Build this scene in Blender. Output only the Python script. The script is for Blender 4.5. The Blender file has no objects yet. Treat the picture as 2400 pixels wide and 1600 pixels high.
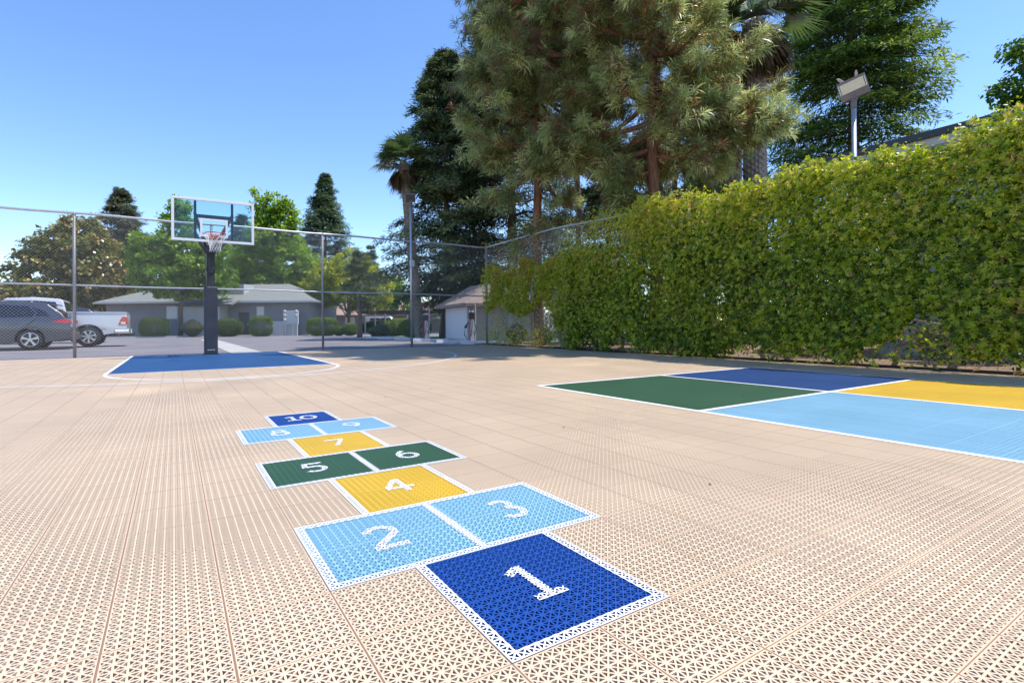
import bpy, bmesh, math, random
import numpy as np
from mathutils import Vector, Matrix
from mathutils.geometry import tessellate_polygon
R = math.radians
scene = bpy.context.scene
col = scene.collection
rng = np.random.default_rng(7)
random.seed(7)

# ------------------------------------------------------------------ camera
cd = bpy.data.cameras.new("camera")
cam = bpy.data.objects.new("camera", cd); col.objects.link(cam)
cd.sensor_fit = 'HORIZONTAL'; cd.sensor_width = 36.0
cd.lens = 1192.46 / 2400 * 36
cd.shift_x = 77.2 / 2400; cd.shift_y = -43.7 / 2400
cd.clip_start = 0.05; cd.clip_end = 2000
fw = Vector((0.51456461, 0.85743553, 0.00525169)); rt = Vector((0.8574386, -0.5145134, -0.00866097)); up = Vector((0.00472416, -0.00895963, 0.9999487))
M = Matrix((rt, up, -fw)).transposed().to_4x4(); M.translation = Vector((-0.8722, -0.9045, 0.7245))
cam.matrix_world = M
scene.camera = cam

# ------------------------------------------------------------------ light
SUN = Vector((0.349, -0.193, 0.917)).normalized()
world = bpy.data.worlds.new("World"); scene.world = world; world.use_nodes = True
nt = world.node_tree; bg = nt.nodes['Background']
sky = nt.nodes.new('ShaderNodeTexSky'); sky.sky_type = 'NISHITA'; sky.sun_disc = False
sky.sun_elevation = math.asin(SUN.z); sky.sun_rotation = math.atan2(SUN.x, SUN.y)
sky.altitude = 0; sky.air_density = 1.0; sky.dust_density = 0.0; sky.ozone_density = 2.2
hsv = nt.nodes.new('ShaderNodeHueSaturation'); hsv.inputs['Saturation'].default_value = 1.16; hsv.inputs['Hue'].default_value = .507
nt.links.new(sky.outputs[0], hsv.inputs['Color']); nt.links.new(hsv.outputs[0], bg.inputs[0]); bg.inputs[1].default_value = 0.15
sd = bpy.data.lights.new("sun", 'SUN'); sd.energy = 3.1; sd.angle = R(0.5); sd.color = (1.0, 0.95, 0.88)
sun = bpy.data.objects.new("sun", sd); col.objects.link(sun)
sun.rotation_euler = SUN.to_track_quat('Z', 'Y').to_euler()
scene.view_settings.view_transform = 'Standard'; scene.view_settings.look = 'None'
scene.view_settings.exposure = 0.86; scene.view_settings.gamma = 1.0
scene.render.engine = 'CYCLES'
scene.cycles.transparent_max_bounces = 24
scene.cycles.max_bounces = 6

# ------------------------------------------------------------------ helpers
U = 0.254
def tag(o, label=None, cat=None, group=None, kind=None):
    if label: o['label'] = label
    if cat: o['category'] = cat
    if group: o['group'] = group
    if kind: o['kind'] = kind
    return o
def empty(name, loc, label, cat, group=None, rz=0):
    o = bpy.data.objects.new(name, None); col.objects.link(o)
    o.location = loc; o.rotation_euler = (0, 0, rz); o.empty_display_size = .2
    return tag(o, label, cat, group)
class MB:
    def __init__(s): s.v = []; s.f = []; s.m = []
    def add(s, vs, fs, mi=0):
        n = len(s.v); s.v += [tuple(v) for v in vs]; s.f += [tuple(i + n for i in f) for f in fs]; s.m += [mi] * len(fs); return s
    def box(s, a, b, mi=0, rz=0, pivot=None):
        x0, y0, z0 = a; x1, y1, z1 = b
        vs = [(x0, y0, z0), (x1, y0, z0), (x1, y1, z0), (x0, y1, z0), (x0, y0, z1), (x1, y0, z1), (x1, y1, z1), (x0, y1, z1)]
        if rz:
            p = pivot or ((x0 + x1) / 2, (y0 + y1) / 2); c, q = math.cos(rz), math.sin(rz)
            vs = [(p[0] + (x - p[0]) * c - (y - p[1]) * q, p[1] + (x - p[0]) * q + (y - p[1]) * c, z) for x, y, z in vs]
        return s.add(vs, [(0, 3, 2, 1), (4, 5, 6, 7), (0, 1, 5, 4), (1, 2, 6, 5), (2, 3, 7, 6), (3, 0, 4, 7)], mi)
    def tube(s, pts, rad, n=8, mi=0, cap=True):
        pts = [Vector(p) for p in pts]; k = len(pts)
        if not hasattr(rad, '__len__'): rad = [rad] * k
        rings = []; ref = None
        for i, p in enumerate(pts):
            t = (pts[min(i + 1, k - 1)] - pts[max(i - 1, 0)]).normalized()
            if ref is None:
                ref = Vector((0, 0, 1)) if abs(t.z) < .9 else Vector((1, 0, 0))
            a = t.cross(ref).normalized(); b = t.cross(a).normalized(); ref = b.cross(t) if False else ref
            rings.append([p + (a * math.cos(2 * math.pi * j / n) + b * math.sin(2 * math.pi * j / n)) * rad[i] for j in range(n)])
        vs = [v for r_ in rings for v in r_]; fs = []
        for i in range(k - 1):
            for j in range(n):
                fs.append((i * n + j, i * n + (j + 1) % n, (i + 1) * n + (j + 1) % n, (i + 1) * n + j))
        if cap: fs += [tuple(range(n - 1, -1, -1)), tuple((k - 1) * n + j for j in range(n))]
        return s.add(vs, fs, mi)
    def bar(s, a, b, w, h, mi=0):           # rectangular bar from a to b
        a, b = Vector(a), Vector(b); t = (b - a).normalized()
        ref = Vector((0, 0, 1)) if abs(t.z) < .95 else Vector((0, 1, 0))
        x = t.cross(ref).normalized() * w / 2; y = x.cross(t).normalized() * h / 2
        vs = [p + q for p in (a, b) for q in (-x - y, x - y, x + y, -x + y)]
        return s.add(vs, [(3, 2, 1, 0), (4, 5, 6, 7), (0, 1, 5, 4), (1, 2, 6, 5), (2, 3, 7, 6), (3, 0, 4, 7)], mi)
    def lathe(s, prof, c, axis='z', n=24, mi=0, a0=0, a1=2 * math.pi):
        full = abs(a1 - a0 - 2 * math.pi) < 1e-6; k = n if full else n + 1; vs = []
        for r_, h in prof:
            for j in range(k):
                a = a0 + (a1 - a0) * j / n; p, q = r_ * math.cos(a), r_ * math.sin(a)
                d = {'z': (p, q, h), 'y': (p, h, q), 'x': (h, p, q)}[axis]
                vs.append((c[0] + d[0], c[1] + d[1], c[2] + d[2]))
        fs = []
        for i in range(len(prof) - 1):
            for j in range(n):
                j2 = (j + 1) % k
                fs.append((i * k + j, i * k + j2, (i + 1) * k + j2, (i + 1) * k + j))
        return s.add(vs, fs, mi)
    def prism(s, poly, y0, y1, inset=None, mi=0):     # side profile (x, z) extruded along y
        ins = inset or (lambda z: 0.0); n = len(poly)
        vs = [(x, y0 + ins(z), z) for x, z in poly] + [(x, y1 - ins(z), z) for x, z in poly]
        tri = tessellate_polygon([[Vector((x, z, 0)) for x, z in poly]])
        fs = [tuple(t) for t in tri] + [tuple(i + n for i in reversed(t)) for t in tri]
        fs += [(i, i + n, (i + 1) % n + n, (i + 1) % n) for i in range(n)]
        return s.add(vs, fs, mi)
    def build(s, name, mats, parent=None, smooth=False, bevel=0, seg=2):
        me = bpy.data.meshes.new(name); me.from_pydata(s.v, [], s.f)
        mats = mats if isinstance(mats, (list, tuple)) else [mats]
        for m in mats: me.materials.append(m)
        if len(mats) > 1: me.polygons.foreach_set('material_index', s.m)
        bm = bmesh.new(); bm.from_mesh(me); bmesh.ops.recalc_face_normals(bm, faces=bm.faces); bm.to_mesh(me); bm.free()
        if smooth: me.polygons.foreach_set('use_smooth', [True] * len(me.polygons))
        me.update()
        o = bpy.data.objects.new(name, me); col.objects.link(o)
        if parent: o.parent = parent
        if bevel:
            b = o.modifiers.new('bevel', 'BEVEL'); b.width = bevel; b.segments = seg; b.limit_method = 'ANGLE'; b.angle_limit = R(35)
            if smooth: 
                w = o.modifiers.new('normals', 'WEIGHTED_NORMAL'); w.keep_sharp = True
        return o
def copy_tree(o, parent=None):
    c = o.copy(); col.objects.link(c); c.parent = parent
    for ch in list(o.children): copy_tree(ch, c)
    return c

# ------------------------------------------------------------------ materials
def nodes(name):
    m = bpy.data.materials.new(name); m.use_nodes = True
    n = m.node_tree.nodes; return m, m.node_tree, n['Principled BSDF'], n['Material Output']
def mathn(t, op, a, b=None, c=None):
    n = t.nodes.new('ShaderNodeMath'); n.operation = op
    for i, q in enumerate((a, b, c)):
        if q is None: continue
        if isinstance(q, (int, float)): n.inputs[i].default_value = q
        else: t.links.new(q, n.inputs[i])
    return n.outputs[0]
def mat(name, c1, rough=.6, c2=None, scale=4., metal=0., bump=0., bscale=40., detail=6., coat=0., spec=.5, stretch=(1, 1, 1)):
    m, t, p, out = nodes(name)
    p.inputs['Roughness'].default_value = rough; p.inputs['Metallic'].default_value = metal
    p.inputs['Coat Weight'].default_value = coat; p.inputs['Specular IOR Level'].default_value = spec
    tc = t.nodes.new('ShaderNodeNewGeometry')
    mp = t.nodes.new('ShaderNodeMapping'); mp.inputs['Scale'].default_value = stretch; t.links.new(tc.outputs['Position'], mp.inputs[0])
    if c2 is not None:
        n = t.nodes.new('ShaderNodeTexNoise'); n.inputs['Scale'].default_value = scale; n.inputs['Detail'].default_value = detail
        t.links.new(mp.outputs[0], n.inputs['Vector'])
        r = t.nodes.new('ShaderNodeValToRGB'); r.color_ramp.elements[0].position = .3; r.color_ramp.elements[1].position = .7
        r.color_ramp.elements[0].color = (*c1, 1); r.color_ramp.elements[1].color = (*c2, 1)
        t.links.new(n.outputs[0], r.inputs[0]); t.links.new(r.outputs[0], p.inputs['Base Color'])
    else: p.inputs['Base Color'].default_value = (*c1, 1)
    if bump:
        n = t.nodes.new('ShaderNodeTexNoise'); n.inputs['Scale'].default_value = bscale; n.inputs['Detail'].default_value = 5
        t.links.new(mp.outputs[0], n.inputs['Vector'])
        b = t.nodes.new('ShaderNodeBump'); b.inputs['Strength'].default_value = bump; b.inputs['Distance'].default_value = .02
        t.links.new(n.outputs[0], b.inputs['Height']); t.links.new(b.outputs[0], p.inputs['Normal'])
    return m
def court_mat(name, color, rim=None, w=.088):
    """perforated sport tile: ribs on every grid line and diagonal, open (transparent) between them"""
    m, t, p, out = nodes(name)
    g = t.nodes.new('ShaderNodeNewGeometry'); s = t.nodes.new('ShaderNodeSeparateXYZ'); t.links.new(g.outputs['Position'], s.inputs[0])
    tx = mathn(t, 'DIVIDE', s.outputs[0], U); ty = mathn(t, 'DIVIDE', s.outputs[1], U)
    X = mathn(t, 'MULTIPLY', tx, 9.); Y = mathn(t, 'MULTIPLY', ty, 9.)
    d1 = mathn(t, 'PINGPONG', X, .5); d2 = mathn(t, 'PINGPONG', Y, .5)
    d3 = mathn(t, 'MULTIPLY', mathn(t, 'PINGPONG', mathn(t, 'ADD', X, Y), .5), .7071)
    d4 = mathn(t, 'MULTIPLY', mathn(t, 'PINGPONG', mathn(t, 'SUBTRACT', X, Y), .5), .7071)
    ax = mathn(t, 'MINIMUM', d1, d2); dg = mathn(t, 'ADD', mathn(t, 'MINIMUM', d3, d4), .012)
    hub = mathn(t, 'MULTIPLY', mathn(t, 'SQRT', mathn(t, 'ADD', mathn(t, 'MULTIPLY', d1, d1), mathn(t, 'MULTIPLY', d2, d2))), .42)
    dist = mathn(t, 'MINIMUM', mathn(t, 'MINIMUM', ax, dg), hub)
    solid = mathn(t, 'LESS_THAN', dist, w)
    sx = mathn(t, 'PINGPONG', tx, .5); sy = mathn(t, 'PINGPONG', ty, .5)
    gap = mathn(t, 'MAXIMUM', mathn(t, 'LESS_THAN', sx, .010), mathn(t, 'LESS_THAN', sy, .005))
    rimx = mathn(t, 'LESS_THAN', mathn(t, 'MINIMUM', sx, sy), .02)
    alpha = mathn(t, 'MAXIMUM', solid, rimx)
    n = t.nodes.new('ShaderNodeTexNoise'); n.inputs['Scale'].default_value = 1.3; n.inputs['Detail'].default_value = 8; t.links.new(g.outputs['Position'], n.inputs['Vector'])
    mr = t.nodes.new('ShaderNodeMapRange'); mr.inputs[1].default_value = .3; mr.inputs[2].default_value = .7; mr.inputs[3].default_value = .9; mr.inputs[4].default_value = 1.06
    t.links.new(n.outputs[0], mr.inputs[0])
    # each tile moulded from a slightly different batch
    wn = t.nodes.new('ShaderNodeTexWhiteNoise'); wn.noise_dimensions = '2D'
    cx = t.nodes.new('ShaderNodeCombineXYZ'); t.links.new(mathn(t, 'FLOOR', tx), cx.inputs[0]); t.links.new(mathn(t, 'FLOOR', ty), cx.inputs[1]); t.links.new(cx.outputs[0], wn.inputs['Vector'])
    tv = mathn(t, 'ADD', mathn(t, 'MULTIPLY', wn.outputs['Value'], .05), .975)
    mx = t.nodes.new('ShaderNodeMix'); mx.data_type = 'RGBA'
    band = mathn(t, 'MULTIPLY', mathn(t, 'LESS_THAN', mathn(t, 'PINGPONG', mathn(t, 'MULTIPLY', ty, 2.), .5), .04), .3)
    t.links.new(band, mx.inputs[0]); mx.inputs[6].default_value = (*color, 1); mx.inputs[7].default_value = (*(rim or color), 1)
    hs = t.nodes.new('ShaderNodeHueSaturation'); t.links.new(mx.outputs[2], hs.inputs['Color'])
    t.links.new(mathn(t, 'MULTIPLY', mr.outputs[0], tv), hs.inputs['Value'])
    sm = t.nodes.new('ShaderNodeMix'); sm.data_type = 'RGBA'; t.links.new(gap, sm.inputs[0]); t.links.new(hs.outputs[0], sm.inputs[6]); sm.inputs[7].default_value = (color[0] * .42, color[1] * .32, color[2] * .28, 1) if rim else (*[q * .45 for q in color], 1)
    t.links.new(sm.outputs[2], p.inputs['Base Color'])
    p.inputs['Roughness'].default_value = .5; p.inputs['Specular IOR Level'].default_value = .35
    b = t.nodes.new('ShaderNodeBump'); b.inputs['Strength'].default_value = .35; b.inputs['Distance'].default_value = .004
    t.links.new(mathn(t, 'SUBTRACT', .1, mathn(t, 'MINIMUM', dist, .1)), b.inputs['Height']); b.inputs['Distance'].default_value = .02
    t.links.new(b.outputs[0], p.inputs['Normal'])
    tr = t.nodes.new('ShaderNodeBsdfTransparent'); mix = t.nodes.new('ShaderNodeMixShader')
    t.links.new(alpha, mix.inputs[0]); t.links.new(tr.outputs[0], mix.inputs[1]); t.links.new(p.outputs[0], mix.inputs[2]); t.links.new(mix.outputs[0], out.inputs[0])
    return m
def leaf_mat(name, ramp, trans=.35, rough=.45, spec=.4):
    m, t, p, out = nodes(name)
    a = t.nodes.new('ShaderNodeAttribute'); a.attribute_name = 'tint'
    r = t.nodes.new('ShaderNodeValToRGB'); el = r.color_ramp.elements
    while len(el) < len(ramp): el.new(.5)
    for e, (q, c) in zip(el, ramp): e.position = q; e.color = (*c, 1)
    t.links.new(a.outputs['Fac'], r.inputs[0]); t.links.new(r.outputs[0], p.inputs['Base Color'])
    p.inputs['Roughness'].default_value = rough; p.inputs['Specular IOR Level'].default_value = spec
    tl = t.nodes.new('ShaderNodeBsdfTranslucent')
    hs = t.nodes.new('ShaderNodeHueSaturation'); hs.inputs['Hue'].default_value = .485; hs.inputs['Saturation'].default_value = 1.1; hs.inputs['Value'].default_value = 1.5
    t.links.new(r.outputs[0], hs.inputs['Color']); t.links.new(hs.outputs[0], tl.inputs[0])
    mix = t.nodes.new('ShaderNodeMixShader'); mix.inputs[0].default_value = trans
    t.links.new(p.outputs[0], mix.inputs[1]); t.links.new(tl.outputs[0], mix.inputs[2]); t.links.new(mix.outputs[0], out.inputs[0])
    return m
def bark_mat(name, c1, c2, sx=6., sz=1.2, bump=.9):
    m = mat(name, c1, .9, c2, 3., bump=bump, bscale=5., stretch=(sx, sx, sz), spec=.2); return m
TAN = (.71, .545, .375); TAN2 = (.64, .43, .25)
M_ = {}
M_['court'] = court_mat('court_tile_tan', TAN, TAN2)
M_['navy'] = court_mat('court_tile_navy', (.010, .070, .32))
M_['navy2'] = court_mat('court_tile_deep_blue', (.022, .075, .235))
M_['keyblue'] = court_mat('court_tile_royal_blue', (.03, .11, .285))
M_['sky'] = court_mat('court_tile_light_blue', (.26, .51, .66))
M_['yellow'] = court_mat('court_tile_yellow', (.80, .51, .05))
M_['green'] = court_mat('court_tile_green', (.045, .125, .065))
M_['white'] = court_mat('court_paint_white', (.86, .86, .88))
M_['line'] = court_mat('court_line_white', (.86, .86, .88), w=.2)
M_['under'] = mat('court_underlay', (.075, .036, .018), .95, (.12, .06, .03), 20.)
M_['asphalt'] = mat('asphalt', (.17, .155, .165), .9, (.23, .21, .215), .35, bump=.3, bscale=60, detail=10)
M_['concrete'] = mat('concrete', (.42, .39, .36), .9, (.52, .48, .45), 1.2, bump=.2)
M_['soil'] = mat('soil', (.16, .10, .065), 1., (.30, .20, .13), 3., bump=1., bscale=25)
M_['grass'] = mat('lawn', (.06, .12, .02), 1., (.14, .17, .04), 2., bump=1., bscale=80)
M_['galv'] = mat('galvanised_steel', (.50, .50, .52), .42, (.62, .62, .64), 9., metal=.75)
M_['galvd'] = mat('weathered_steel', (.26, .25, .26), .55, (.36, .35, .35), 7., metal=.6)
M_['wire'] = mat('chain_link_wire', (.40, .39, .39), .5, metal=.2)
M_['black'] = mat('black_powder_coat', (.018, .02, .028), .4, (.03, .032, .042), 12.)
M_['pad'] = mat('pole_padding_vinyl', (.030, .032, .045), .55, (.045, .047, .062), 3., bump=.15, bscale=3)
M_['rimred'] = mat('orange_red_rim', (.62, .07, .03), .4, (.5, .05, .02), 30.)
M_['net'] = mat('net_cord', (.80, .78, .76), .8)
M_['whitep'] = mat('white_paint', (.80, .80, .82), .45, (.74, .74, .77), 6.)
M_['rubber'] = mat('black_rubber_edge', (.02, .02, .022), .8)
def glass_mat(name, tint, refl=.08, a=.93):
    m, t, p, out = nodes(name)
    tr = t.nodes.new('ShaderNodeBsdfTransparent'); tr.inputs[0].default_value = (*tint, 1)
    gl = t.nodes.new('ShaderNodeBsdfGlossy'); gl.inputs['Roughness'].default_value = .03
    fr = t.nodes.new('ShaderNodeFresnel'); fr.inputs[0].default_value = 1.45
    mix = t.nodes.new('ShaderNodeMixShader')
    t.links.new(fr.outputs[0], mix.inputs[0]); t.links.new(tr.outputs[0], mix.inputs[1]); t.links.new(gl.outputs[0], mix.inputs[2]); t.links.new(mix.outputs[0], out.inputs[0])
    return m
M_['glass'] = glass_mat('backboard_acrylic', (.80, .90, .92))

# ------------------------------------------------------------------ ground and court
def quad_grid(name, rects, zs, m, kind='structure', parent=None):
    mb = MB()
    for z in zs:
        for x0, x1, y0, y1 in rects: mb.add([(x0, y0, z), (x1, y0, z), (x1, y1, z), (x0, y1, z)], [(0, 1, 2, 3)])
    o = mb.build(name, m, parent)
    if kind: o['kind'] = kind
    return o
def fx(y): return 8.72 + .0338 * y            # line of the right-hand fence
def fh(y): return 3.66 - .42 * np.clip((11. - y) / 7., 0, 1)      # its top rail steps down towards the street
HOP = {'1': (-1, 1, 0, 2, 'navy'), '2': (-2, 0, 2, 4, 'sky'), '3': (0, 2, 2, 4, 'sky'), '4': (-1, 1, 4, 6, 'yellow'), '5': (-2, 0, 6, 8, 'green'), '6': (0, 2, 6, 8, 'green'),
       '7': (-1, 1, 8, 10, 'yellow'), '8': (-2, 0, 10, 12, 'sky'), '9': (0, 2, 10, 12, 'sky'), '10': (-1, 1, 12, 14, 'navy')}
FOUR = [(11.25, 19.75, 7, 15.5, 'green'), (19.75, 28.2, 7, 15.5, 'navy2'), (19.75, 28.2, -1.5, 7, 'yellow'), (11.25, 19.75, -1.5, 7, 'sky')]
KEY = (-7.1, 7.1, 35.6, 59.9)
cut = [h[:4] for h in HOP.values()] + [h[:4] for h in FOUR] + [KEY]
CX0, CX1, CY0, CY1 = -60., 36.6, -30., 59.9
xs = sorted({CX0, CX1, *[c[0] for c in cut], *[c[1] for c in cut]}); ys = sorted({CY0, CY1, *[c[2] for c in cut], *[c[3] for c in cut]})
rects = []
for y0, y1 in zip(ys, ys[1:]):
    run = None
    for x0, x1 in zip(xs, xs[1:]):
        mx_, my_ = (x0 + x1) / 2, (y0 + y1) / 2
        inside = any(c[0] < mx_ < c[1] and c[2] < my_ < c[3] for c in cut)
        if inside:
            if run: rects.append((*run, y0, y1)); run = None
        else: run = (run[0], x1) if run else (x0, x1)
    if run: rects.append((*run, y0, y1))
rects = [tuple(q * U for q in r_) for r_ in rects]
LAY = (0., -.003, -.006, -.009, -.012)
quad_grid('sport_court', rects, LAY, M_['court'])
quad_grid('court_underlay', [(CX0 * U, CX1 * U, CY0 * U, CY1 * U)], (-.016,), M_['under'])
quad_grid('ground', [(-400, 400, -300, 600)], (-.06,), M_['soil'])
quad_grid('parking_lot', [(-90, 9.25, CY1 * U + .02, 47.2), (9.25, 10.3, 16.2, 47.2), (10.3, 60, 27.5, 47.2), (17, 60, 47.2, 70)], (-.022,), M_['asphalt'])
quad_grid('concrete_gutter', [(.56, 1.42, CY1 * U + .03, 36.)], (-.017,), M_['concrete'])
quad_grid('parking_stripes', [(-12, -2.6, 23.72, 23.82), (-12, -2.6, 26.6, 26.7), (-12, -2.6, 21.0, 21.1), (-12, -2.6, 29.4, 29.5), (-12, -2.6, 32.2, 32.3)], (-.017,), M_['whitep'])

# coloured tile panels --------------------------------------------------
def strip(mb, pts, w, z):
    pts = [Vector((p[0], p[1])) for p in pts]; L_, R_ = [], []
    n = len(pts); closed = (pts[0] - pts[-1]).length < 1e-6
    for i in range(n):
        a = pts[i - 1] if i > 0 else (pts[-2] if closed else pts[0]); b = pts[i + 1] if i < n - 1 else (pts[1] if closed else pts[-1])
        d = (b - a).normalized(); q = Vector((-d.y, d.x)) * w / 2
        L_.append(pts[i] + q); R_.append(pts[i] - q)
    vs = [(p.x, p.y, z) for p in L_] + [(p.x, p.y, z) for p in R_]
    mb.add(vs, [(i, i + n, i + 1 + n, i + 1) for i in range(n - 1)])
def arc(cx, cy, r_, a0, a1, n=20, ry=None):
    return [(cx + r_ * math.cos(R(a0 + (a1 - a0) * i / n)), cy + (ry or r_) * math.sin(R(a0 + (a1 - a0) * i / n))) for i in range(n + 1)]
DIG = {'1': [[(-.19, .2), (-.03, .3)], [(0, .35), (0, -.29)], [(-.2, -.34), (.2, -.34)]],
       '2': [arc(0, .15, .19, 170, -40, 16) + [(-.17, -.27)], [(-.23, -.33), (.23, -.33)]],
       '3': [arc(-.01, .17, .15, 155, -85, 14), arc(-.01, -.16, .19, 88, -150, 16)],
       '4': [[(.08, -.36), (.08, .36)], [(.04, .32), (-.22, -.1)], [(-.26, -.15), (.25, -.15)]],
       '5': [[(.2, .31), (-.19, .31)], [(-.15, .25), (-.17, .03)], arc(-.01, -.12, .19, 128, -145, 18)],
       '6': [arc(0, -.14, .19, 0, 360, 24), arc(.2, -.12, .39, 180, 118, 10, .46)],
       '7': [[(-.23, .3), (.23, .3)], [(.17, .24), (-.08, -.36)]],
       '8': [arc(0, .17, .145, 0, 360, 20), arc(0, -.16, .19, 0, 360, 24)],
       '9': [arc(0, .14, .19, 0, 360, 24), arc(-.2, .12, .39, 0, -62, 10, .46)],
       '0': [arc(0, 0, .21, 0, 360, 28, .3)]}
colour_word = {'navy': 'dark blue', 'sky': 'light blue', 'yellow': 'yellow', 'green': 'dark green'}
where = {'1': 'nearest square', '2': 'beside square 3', '3': 'beside square 2', '4': 'single square in the middle', '5': 'beside square 6', '6': 'beside square 5', '7': 'single square', '8': 'beside square 9', '9': 'beside square 8', '10': 'farthest small square'}
ZP = .0015; BW = .125
for k, (x0, x1, y0, y1, c) in HOP.items():
    o = quad_grid('hopscotch_square', [(x0 * U, x1 * U, y0 * U, y1 * U)], LAY, M_[c], None)
    tag(o, f'{colour_word[c]} hopscotch square painted with a white {k}, {where[k]}', 'hopscotch square', 'hopscotch squares')
    b = MB(); q = []
    double = k in '235689' and k != '10'
    if double:
        q += [(x0, x1, y0, y0 + BW), (x0, x1, y1 - BW, y1)]
        q += [(x0, x0 + BW, y0 + BW, y1 - BW), (-.07, 0, y0 + BW, y1 - BW)] if x0 < 0 else [(x1 - BW, x1, y0 + BW, y1 - BW), (0, .07, y0 + BW, y1 - BW)]
    else:
        yb = y0 + (BW if k == '1' else 0); yt = y1 - (BW if k == '10' else 0)
        q += [(x0, x0 + BW, y0, y1), (x1 - BW, x1, y0, y1)]
        if k == '1': q.append((x0 + BW, x1 - BW, y0, y0 + BW))
        if k == '10': q.append((x0 + BW, x1 - BW, y1 - BW, y1))
    for qi, (a0, a1, b0, b1) in enumerate(q):
        if qi and len(q) == 2: b.build('border', M_['white'], o); b = MB()
        b.add([(a0 * U, b0 * U, ZP), (a1 * U, b0 * U, ZP), (a1 * U, b1 * U, ZP), (a0 * U, b1 * U, ZP)], [(0, 1, 2, 3)])
    b.build('border', M_['white'], o)
    d = MB(); cx, cy = (x0 + x1) / 2, (y0 + y1) / 2 + .05
    for ci, ch in enumerate(k):
        ox = (-.27, .2)[ci] if len(k) > 1 else 0
        for si, st in enumerate(DIG[ch]):
            strip(d, [((cx + ox + p[0]) * U, (cy + p[1]) * U) for p in st], .112 * U, ZP + .0003 * si)
    d.build('number', M_['white'], o)
four_lab = ['dark green four square panel, left of the blue one', 'dark blue four square panel nearest the hedge', 'golden yellow four square panel at the right edge of the photo', 'large light blue four square panel nearest the camera']
for (x0, x1, y0, y1, c), lab in zip(FOUR, four_lab):
    tag(quad_grid('four_square_panel', [(x0 * U, x1 * U, y0 * U, y1 * U)], LAY, M_[c], None), lab, 'court panel', 'four square panels')
tag(quad_grid('key_panel', [tuple(q * U for q in KEY)], LAY, M_['keyblue'], None), 'royal blue basketball key panel in front of the hoop', 'court panel')
ln = MB(); lw = .2
def rect_line(x0, x1, y0, y1): ln.add([(x0 * U, y0 * U, ZP), (x1 * U, y0 * U, ZP), (x1 * U, y1 * U, ZP), (x0 * U, y1 * U, ZP)], [(0, 1, 2, 3)])
for x in (11.25, 19.75, 28.2): rect_line(x - lw / 2, x + lw / 2, -1.6, 15.6)
for y in (-1.5, 7, 15.5):
    for a, b in ((11.35, 19.65), (19.85, 28.1)): rect_line(a, b, y - lw / 2, y + lw / 2)
rect_line(-7.2, -7.0, 35.5, 59.9); rect_line(7.0, 7.2, 35.5, 59.9); rect_line(-7.0, 7.0, 35.5, 35.7)
for y in (40.5, 44., 47.5, 53.): rect_line(-8.2, -7.2, y, y + .22); rect_line(7.2, 8.2, y, y + .22)
strip(ln, [(p[0] * U, p[1] * U) for p in arc(0, 35.5, 7.1, 180, 360, 48)], lw * U, ZP + .0004)
strip(ln, [(p[0] * U, p[1] * U) for p in [(-22.4, 59.9)] + arc(0, 50, 22.4, 180, 360, 90) + [(22.4, 59.9)]], lw * U, ZP + .0008)
o = ln.build('court_lines', M_['line']); o['kind'] = 'structure'

# ------------------------------------------------------------------ planting bed beside the court
b = MB(); b.add([(fx(-9) + .03, -9, .03), (12.3, -9, .03), (12.3, 16.4, .03), (fx(16) + .03, 16.4, .03)], [(0, 1, 2, 3)])
b.add([(fx(-9) + .03, -9, -.05), (fx(-9) + .03, -9, .03), (fx(16) + .03, 16.4, .03), (fx(16) + .03, 16.4, -.05)], [(0, 1, 2, 3)])
o = b.build('planting_bed', M_['soil']); o['kind'] = 'structure'
b = MB(); b.bar((fx(-9) - .02, -9, .02), (fx(15.3) - .02, 15.3, .02), .035, .05); o = b.build('court_edging', M_['rubber']); o['kind'] = 'structure'
b = MB(); b.add([(10.3, 16.4, -.012), (60, 16.4, -.012), (60, 27.5, -.012), (10.3, 27.5, -.012)], [(0, 1, 2, 3)]); b.add([(10.3, 27.5, -.015), (16.9, 27.5, -.015), (14, 34, -.015), (11.5, 33, -.015)], [(0, 1, 2, 3)])
o = b.build('lawn', M_['grass']); o['kind'] = 'structure'
b = MB(); b.bar((9.9, 16.25, -.01), (10.35, 33, -.01), .14, .16); b.bar((-40, 47.3, .02), (16.8, 47.3, .02), .18, .14)
o = b.build('kerb', M_['concrete']); o['kind'] = 'structure'

# ------------------------------------------------------------------ chain link fences
FH = 3.66
def chain_link(name, a, b_, h0, h1, parent, holes=None):
    """two crossing families of straight wires between points a and b (xy)"""
    a = np.array(a, float); b_ = np.array(b_, float); L = np.linalg.norm(b_ - a); d = (b_ - a) / L; nrm = np.array([-d[1], d[0]])
    H = h1 - h0; pitch = .0762; V = []; F = []; r_ = .0019
    for sgn in (1, -1):
        c = np.arange(-H if sgn > 0 else 0, L + (0 if sgn > 0 else H), pitch)
        for c0 in c:
            # line s = c0 + sgn*t, t in [0, H], clipped to 0..L
            t0 = max(0., (0 - c0) if sgn > 0 else (c0 - L)); t1 = min(H, (L - c0) if sgn > 0 else c0)
            if t1 - t0 < .02: continue
            n = len(V)
            for t_ in (t0, t1):
                s_ = c0 + sgn * t_; p = a + d * s_
                for k in range(3):
                    an = 2 * math.pi * k / 3; e = nrm * (r_ * math.cos(an) + sgn * r_ * .8); w = r_ * math.sin(an)
                    V.append((p[0] + e[0] + d[0] * w * .7, p[1] + e[1] + d[1] * w * .7, h0 + t_ - sgn * w * .7))
            F += [(n + k, n + (k + 1) % 3, n + 3 + (k + 1) % 3, n + 3 + k) for k in range(3)]
    me = bpy.data.meshes.new(name); me.from_pydata(V, [], F); me.materials.append(M_['wire']); o = bpy.data.objects.new(name, me); col.objects.link(o); o.parent = parent
    return o
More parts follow.
